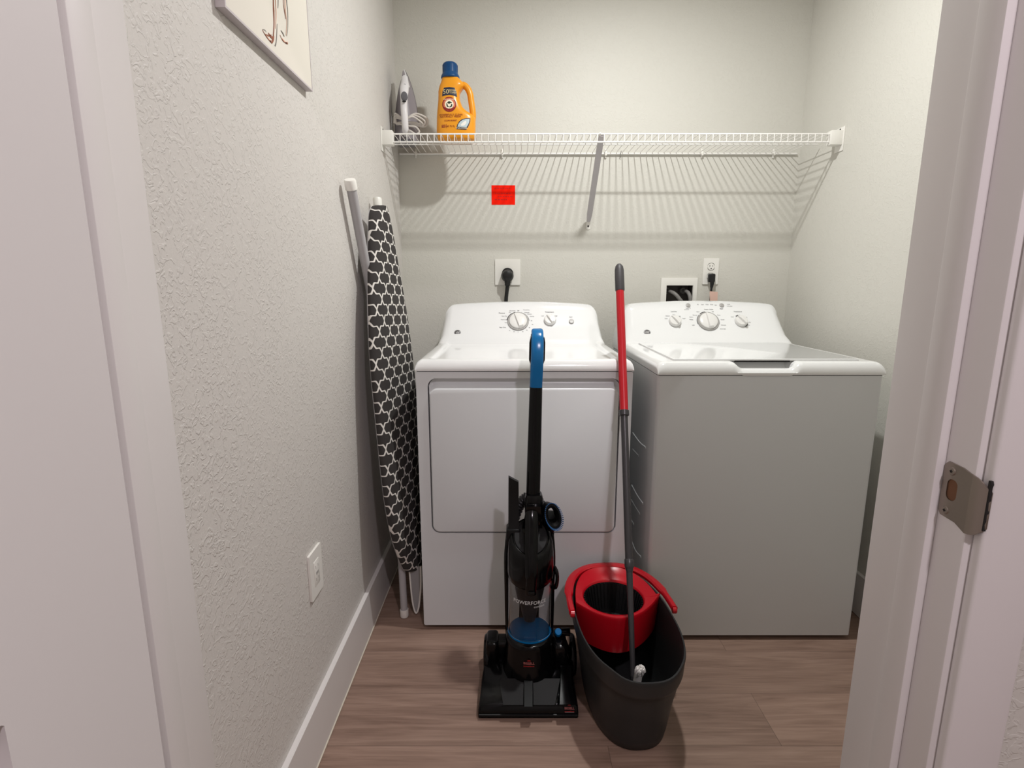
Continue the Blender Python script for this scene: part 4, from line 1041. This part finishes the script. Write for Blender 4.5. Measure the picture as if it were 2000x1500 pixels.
    pth = [(cx+0.003, cy+0.012, 0.560), (cx+0.002, cy-0.012, 0.528), (cx+0.001, cy-0.032, 0.490), (cx, cy-0.052, 0.452), (cx, cy-0.066, 0.418), (cx, cy-0.073, 0.385), (cx-0.001, cy-0.072, 0.352), (cx-0.001, cy-0.069, 0.332)]
    tube(b, smooth_path(pth, 4), [0.019]*5+[0.0185]*8+[0.017]*8+[0.015]*8, 16, flat=(1, 0.55), up=(0, -1, 0)); obj('carry_handle', b, BLACKP, t)
    b = bm_new(); box(b, cx-0.009, cx+0.008, cy-0.084, cy-0.072, 0.338, 0.346, 0.002, 2); obj('cup_release', b, BLACKM, t)
    # collar and tube
    b = bm_new(); zc0 = 0.505
    rings = []
    for z, w_, d in ((0.500, 0.021, 0.020), (0.520, 0.024, 0.022), (0.560, 0.0262, 0.024), (0.577, 0.0262, 0.024), (0.586, 0.0225, 0.021)):
        rings.append([Vector((CX(z)+0.002+w_*math.copysign(abs(math.cos(a))**0.6, math.cos(a)), CY(z)+d*math.copysign(abs(math.sin(a))**0.6, math.sin(a))-0.004, z)) for a in [2*math.pi*k/24 for k in range(24)]])
    loft(b, rings); col = obj('collar', b, BLACKP, t)
    b = bm_new(); zq = at(1041, 1002, Y=1.42).z; xq = at(1041, 1002, Y=1.42).x
    P = [(-0.0105, 0.0155), (0.0105, 0.0155), (0.0108, -0.005), (0.006, -0.0155), (-0.006, -0.0155), (-0.0108, -0.005)]
    yq = CY(zq)-0.030
    loft(b, [[Vector((xq+a, yq+0.012, zq+c)) for a, c in P], [Vector((xq+a, yq, zq+c)) for a, c in P], [Vector((xq+a*0.85, yq-0.003, zq+c*0.85)) for a, c in P]]); obj('release_button', b, BLUE, col)
    b = bm_new(); ptsx = [(CX(z), CY(z), z) for z in (0.575, 0.65, 0.72, 0.80, 0.86, 0.92)]
    tube(b, ptsx, [0.0205, 0.0202, 0.0198, 0.0190, 0.0186, 0.0180], 20, flat=(1, 0.85), up=(0, -1, 0)); obj('upper_tube', b, BLACKP, t)
    # handle loop: blue front, black back
    b = bm_new()
    hq = [(CX(.88), CY(.88)-0.004, 0.893), (CX(.92), CY(.92)-0.014, 0.925), (CX(.96), CY(.96)-0.022, 0.965), (CX(1.0), CY(1.0)-0.020, 1.000), (CX(1.03), CY(1.03)-0.008, 1.030), (CX(1.05), CY(1.05)+0.012, 1.043), (CX(1.05), CY(1.05)+0.030, 1.040)]
    tube(b, smooth_path(hq, 6), [0.0178]*12+[0.0176]*12+[0.0170]*9+[0.0165]*4, 24, flat=(1, 0.62), up=(0, -1, 0.15), ex=3.6); obj('handle_grip', b, BLUE, t, ang=60)
    b = bm_new()
    hb = [(CX(.90), CY(.90)+0.004, 0.900), (CX(.94), CY(.94)+0.022, 0.945), (CX(.97), CY(.97)+0.040, 0.980), (CX(1.0), CY(1.0)+0.046, 1.008), (CX(1.03), CY(1.03)+0.036, 1.030), (CX(1.04), CY(1.04)+0.018, 1.036)]
    tube(b, smooth_path(hb, 5), 0.0175, 16, flat=(1, 0.6), up=(0, -1, 0.2)); obj('handle_back', b, BLACKP, t)
    b = bm_new()
    for z0_, z1_ in ((0.968, 1.031),):
        rings = []
        for z, w_ in ((z0_-0.012, 0.018), (z0_, 0.0222), (z1_-0.015, 0.0222), (z1_, 0.0195)):
            rings.append([Vector((CX(z)+s*w_, CY(z)+dd, z)) for s, dd in ((-1, -0.012), (1, -0.012), (1, 0.02), (-1, 0.02))])
        loft(b, rings)
    obj('handle_side', b, BLACKP, t)
    # crevice tool at left in its holder
    b = bm_new(); xc = at(1003, 980, Y=1.44).x
    zt_, zs_, zb_ = at(997, 930, Y=1.44).z, at(1013, 942, Y=1.44).z, at(1003, 1070, Y=1.44).z
    def rr(x_, w_, d, z, sl=0): return [Vector((x_-w_, 1.44-d, z)), Vector((x_+w_, 1.44-d, z-sl)), Vector((x_+w_, 1.44+d, z-sl)), Vector((x_-w_, 1.44+d, z))]
    loft(b, [rr(xc-0.002, 0.014, 0.014, zb_), rr(xc-0.001, 0.0150, 0.0145, zb_+0.07), rr(xc, 0.0150, 0.012, zb_+0.075), rr(xc, 0.0146, 0.009, zs_-0.02), rr(xc, 0.0143, 0.007, zt_, 0.016)])
    obj('crevice_tool', b, BLACKM, t)
    b = bm_new(); zz = at(1000, 1045, Y=1.44).z; box(b, xc-0.021, xc+0.020, 1.420, 1.462, zz-0.028, zz+0.026, 0.004, 2); box(b, xc-0.020, xc+0.025, 1.425, 1.455, zz-0.075, zz-0.030, 0.008, 2)
    obj('tool_holder', b, BLACKM, t)
    # dusting brush at right
    c = at(1078, 1006, Y=1.43); th = math.radians(14)
    ux = Vector((math.cos(th), 0.25, math.sin(th)*0.4)).normalized(); uz = Vector((-math.sin(th), 0.1, math.cos(th))).normalized(); nn = ux.cross(uz)
    if nn.y > 0: nn = -nn
    b = bm_new(); el = [(0.0200*math.cos(a), 0.0335*math.sin(a)) for a in [2*math.pi*k/36 for k in range(36)]]
    def er(s, h, extra=0.0): return [c+ux*(a*s+math.copysign(extra, a)*0)+uz*(e*s)+nn*h for a, e in el]
    loft(b, [er(1.0, 0.0), er(1.18, 0.006), er(1.18, 0.012), er(0.92, 0.012), er(0.66, 0.004), er(0.60, -0.02), er(1.0, -0.03), er(1.05, -0.01), er(1.0, 0.0)], True, False, False); db = obj('dusting_brush', b, BLACKM, t)
    b = bm_new()
    for k in range(40):
        a = 2*math.pi*k/40; s = 1.16
        p = c+ux*(0.0195*math.cos(a)*s)+uz*(0.0330*math.sin(a)*s)+nn*0.011
        tube(b, [p, p+nn*0.012+(ux*math.cos(a)+uz*math.sin(a))*0.003], 0.0013, 5)
    obj('bristles', b, BLUED, db)
    b = bm_new(); tube(b, smooth_path([c-nn*0.022+uz*(-0.005), c+Vector((-0.002, 0.030, -0.04)), c+Vector((-0.010, 0.034, -0.085)), c+Vector((-0.014, 0.03, -0.14))], 5), [0.019]*6+[0.0165]*6+[0.016]*4, 16); obj('brush_neck', b, BLACKM, t)
    # ribbed hose
    b = bm_new()
    hp = smooth_path([(cx-0.050, cy+0.075, 0.36), (cx-0.052, cy+0.070, 0.46), (cx-0.034, cy+0.066, 0.530), (cx-0.008, cy+0.064, 0.562), (cx+0.016, cy+0.062, 0.560), (cx+0.040, cy+0.060, 0.520), (cx+0.056, cy+0.062, 0.45), (cx+0.055, cy+0.07, 0.34)], 22)
    tube(b, hp, [0.0165 if i % 4 < 2 else 0.0135 for i in range(len(hp))], 14); obj('hose', b, FILT, t, ang=80)
    # cord hook at right
    b = bm_new(); k0 = at(1084, 1130, Y=1.41)
    tube(b, smooth_path([k0+Vector((-0.008, 0.02, 0.034)), k0+Vector((0.003, 0.0, 0.026)), k0+Vector((0.006, -0.004, 0.0)), k0+Vector((0.002, 0.0, -0.028)), k0+Vector((-0.008, 0.02, -0.036))], 5), 0.0055, 10); obj('cord_hook', b, BLACKP, t)
vacuum()

# ------------------------------------------------------------------ spin mop bucket
BTH = 0.06
def oval(cx, cy, a, b_, z, n=72, ex=2.45, th=BTH, dip=0.0):
    out = []
    for k in range(n):
        t_ = 2*math.pi*k/n; c, s = math.cos(t_), math.sin(t_)
        u = b_*math.copysign(abs(c)**(2/ex), c); v = a*math.copysign(abs(s)**(2/ex), s)
        x = cx+u*math.cos(th)-v*math.sin(th); y = cy+u*math.sin(th)+v*math.cos(th)
        f = max(0.0, -s-0.78)/0.22
        out.append(Vector((x, y, z-dip*(f*f*(3-2*f)))))
    return out
BCX, BCY = 0.315, 1.352
def bucket():
    t = thing('mop_bucket', 'oval charcoal mop bucket with red wringer on the floor', 'bucket', (BCX, BCY, 0))
    A, Bw = 0.250, 0.139
    sh = [(0.745, 0.72, 0.0), (0.775, 0.75, 0.004), (0.80, 0.78, 0.03), (0.855, 0.85, 0.11), (0.915, 0.915, 0.17), (0.935, 0.935, 0.198), (0.968, 0.968, 0.204), (0.982, 0.982, 0.215), (0.995, 0.99, 0.245), (1.0, 1.0, 0.256), (0.995, 0.99, 0.262), (0.975, 0.965, 0.261), (0.962, 0.945, 0.250), (0.945, 0.93, 0.215), (0.90, 0.89, 0.16), (0.83, 0.81, 0.09), (0.77, 0.74, 0.02), (0.70, 0.66, 0.010)]
    b = bm_new(); loft(b, [oval(BCX+(1-fa)*0.012, BCY+(1-fa)*0.03, A*fa, Bw*fb, z, dip=0.013*max(0, (z-0.15)/0.12)) for fa, fb, z in sh])
    obj('bucket_shell', b, BUCKET, t, ang=50)
    # wringer: red collar over the back half with a round well
    zt = 0.266; q_ = at(1198, 1160, Z=zt); hc, hr = Vector((q_.x, q_.y, 0)), 0.0895
    n = 72
    base = oval(BCX, BCY, A*0.945, Bw*0.925, 0, n=n)
    out = []
    for k, p in enumerate(base):
        q = p.copy()
        # front boundary: bulging wall in front of the well
        yl = 1.330+ (abs(q.x-0.300)/0.14)**1.9*0.110
        if q.y < yl: q.y = yl
        out.append(q)
    def lift(z, s=1.0, dz=0.0): return [Vector((0.30+(p.x-0.30)*s, 1.43+(p.y-1.43)*s, z + dz*max(0, (p.y-1.40))/0.2)) for p in out]
    angs = []
    inner = []
    for p in out:
        d = Vector((p.x-hc.x, p.y-hc.y, 0)).normalized(); inner.append(d)
    def circ(r, z): return [Vector((hc.x+d.x*r, hc.y+d.y*r, z)) for d in inner]
    b = bm_new()
    mid = lambda f, z: [a.lerp(c, f)*1.0 for a, c in zip(lift(z), circ(hr, z))]
    loft(b, [lift(0.150, 0.90), lift(0.16, 0.915), lift(zt-0.012, 0.985), lift(zt-0.003, 0.99, 0.010), lift(zt, 0.975, 0.012), mid(0.5, zt-0.003), circ(hr+0.004, zt-0.006), circ(hr, zt-0.010), circ(hr-0.004, zt-0.05), circ(hr-0.016, 0.14)], True, False, False)
    wr = obj('wringer_collar', b, REDP, t, ang=40)
    b = bm_new(); loft(b, [circ(hr-0.0015, zt-0.014), circ(hr-0.008, zt-0.045), circ(hr-0.022, 0.16), circ(0.02, 0.15), circ(0.001, 0.15)], True, False, True); bk = obj('wringer_basket', b, RUBBER, t)
    b = bm_new()
    for k in range(44):
        a = 2*math.pi*k/44; dx, dy = math.cos(a), math.sin(a)
        tube(b, [(hc.x+dx*(hr-0.004), hc.y+dy*(hr-0.004), zt-0.016), (hc.x+dx*(hr-0.022), hc.y+dy*(hr-0.022), 0.175)], 0.0022, 5)
    obj('basket_rib', b, RUBBER, bk)
    # bail handle lying round the back of the rim
    b = bm_new(); P = []
    for i in range(41):
        a = math.pi*i/40
        c, s = math.cos(a), math.sin(a)
        u = 0.1475*math.copysign(abs(c)**0.80, c); v = 0.236*abs(s)**0.80
        P.append(Vector((0.318+u*math.cos(BTH)-v*math.sin(BTH), 1.368+v*math.cos(BTH)+u*math.sin(BTH), 0.2665+0.005*s)))
    rings = []
    for i, p in enumerate(P):
        a_ = P[max(0, i-1)]; c_ = P[min(40, i+1)]; tn = (c_-a_).normalized(); o_ = tn.cross(Vector((0, 0, 1)))
        w_ = 0.0125 if 3 < i < 37 else 0.0085
        rings.append([p-o_*w_+Vector((0, 0, -0.006)), p+o_*w_+Vector((0, 0, -0.009)), p+o_*w_*1.1+Vector((0, 0, 0.001)), p+o_*w_*0.6+Vector((0, 0, 0.0055)), p-o_*w_*0.6+Vector((0, 0, 0.0065)), p-o_*w_+Vector((0, 0, 0.002))])
    loft(b, rings); bl_ = obj('bail_handle', b, REDP, t, ang=40)
    b = bm_new()
    for p in (P[0], P[-1]):
        b = bm_new(); lathe(b, [(0.010, -0.006), (0.010, 0.004), (0.008, 0.006)], p+Vector((0, 0, -0.006)), (-1 if p.x < 0.3 else 1, 0, 0), 18, up=(0, 0, 1)); obj('handle_pivot', b, REDP, bl_)
bucket()

# ------------------------------------------------------------------ mop standing in the bucket
def mop():
    base = Vector((0.3245, 1.2455, 0.05)); P = lambda z: Vector((0.3429+0.026*(z-0.94), 1.636+0.4905*(z-0.94), z))
    t = thing('spin_mop', 'mop with red and grey pole leaning from bucket to dryer', 'mop', (0.325, 1.26, 0.012))
    ax = (P(1.2)-P(0.2)).normalized()
    b = bm_new(); tube(b, [P(0.105), P(0.25), P(0.40)], [0.0065, 0.0078, 0.0092], 16); lo = obj('lower_pole', b, POLEG, t)
    b = bm_new(); tube(b, [P(0.39), P(0.797)], 0.0108, 16); lathe(b, [(0.0125, -0.01), (0.0132, -0.006), (0.0132, 0.012), (0.0118, 0.014)], P(0.405), ax, 16); obj('middle_pole', b, POLEG, t)
    b = bm_new(); tube(b, [P(0.79), P(1.165)], 0.0130, 18); rp = obj('upper_pole', b, REDPOLE, t)
    b = bm_new(); lathe(b, [(0.0125, -0.012), (0.0150, -0.010), (0.0150, 0.004), (0.0135, 0.006)], P(0.797), ax, 18); obj('pole_collar', b, POLEG, rp)
    b = bm_new(); q = P(1.155); lathe(b, [(0.0134, 0.0), (0.0150, 0.004), (0.0152, 0.05), (0.0148, 0.075), (0.0125, 0.088), (0.007, 0.096), (0.0003, 0.0985)], q, ax, 20); g = obj('grip', b, GRIP, t)
    # head: plate and fibres sitting on the bucket floor
    hc = P(0.095); b = bm_new()
    lathe(b, [(0.0001, 0.07), (0.018, 0.065), (0.022, 0.03), (0.042, 0.008), (0.045, 0.0), (0.0001, 0.0)], (hc.x-0.004, hc.y+0.008, 0.055), (0, 0.1, 1), 24); obj('mop_plate', b, RUBBER, t)
    b = bm_new()
    random.seed(3)
    for k in range(90):
        a = random.random()*2*math.pi; r = random.uniform(0.03, 0.06)
        x, y = hc.x-0.004+math.cos(a)*r*0.7, hc.y+0.040+math.sin(a)*r*0.75
        e = Vector((x+math.cos(a)*0.014, y+math.sin(a)*0.010, 0.022))
        tube(b, smooth_path([(x*0.7+hc.x*0.3, y*0.7+hc.y*0.3, 0.058), (x, y, 0.056), (e.x, e.y, 0.036), (e.x-math.cos(a)*0.01, e.y-math.sin(a)*0.01, 0.020)], 2), 0.0035, 5)
    # bunch of strands caught up against the front wall
    c = at(1251, 1305, Y=1.170)
    for k in range(46):
        d = Vector((random.gauss(0, 1), random.gauss(0, 0.8), random.gauss(0, 0.9))).normalized()
        p = c+Vector((d.x*0.0095, d.y*0.008, d.z*0.009-0.002)); s = c+Vector((random.uniform(-.008, .008), 0.010, -0.03))
        tube(b, smooth_path([s, c+Vector((d.x*0.006, 0.004, -0.008)), p, p+Vector((d.x*0.003, 0.003, -0.010))], 3), 0.0024, 5)
    tube(b, smooth_path([c+Vector((0, 0.012, -0.02)), c+Vector((0, 0.030, -0.09)), (hc.x, hc.y-0.035, 0.055)], 5), 0.010, 10)
    obj('mop_fibres', b, FIBRE, t, ang=70)
mop()
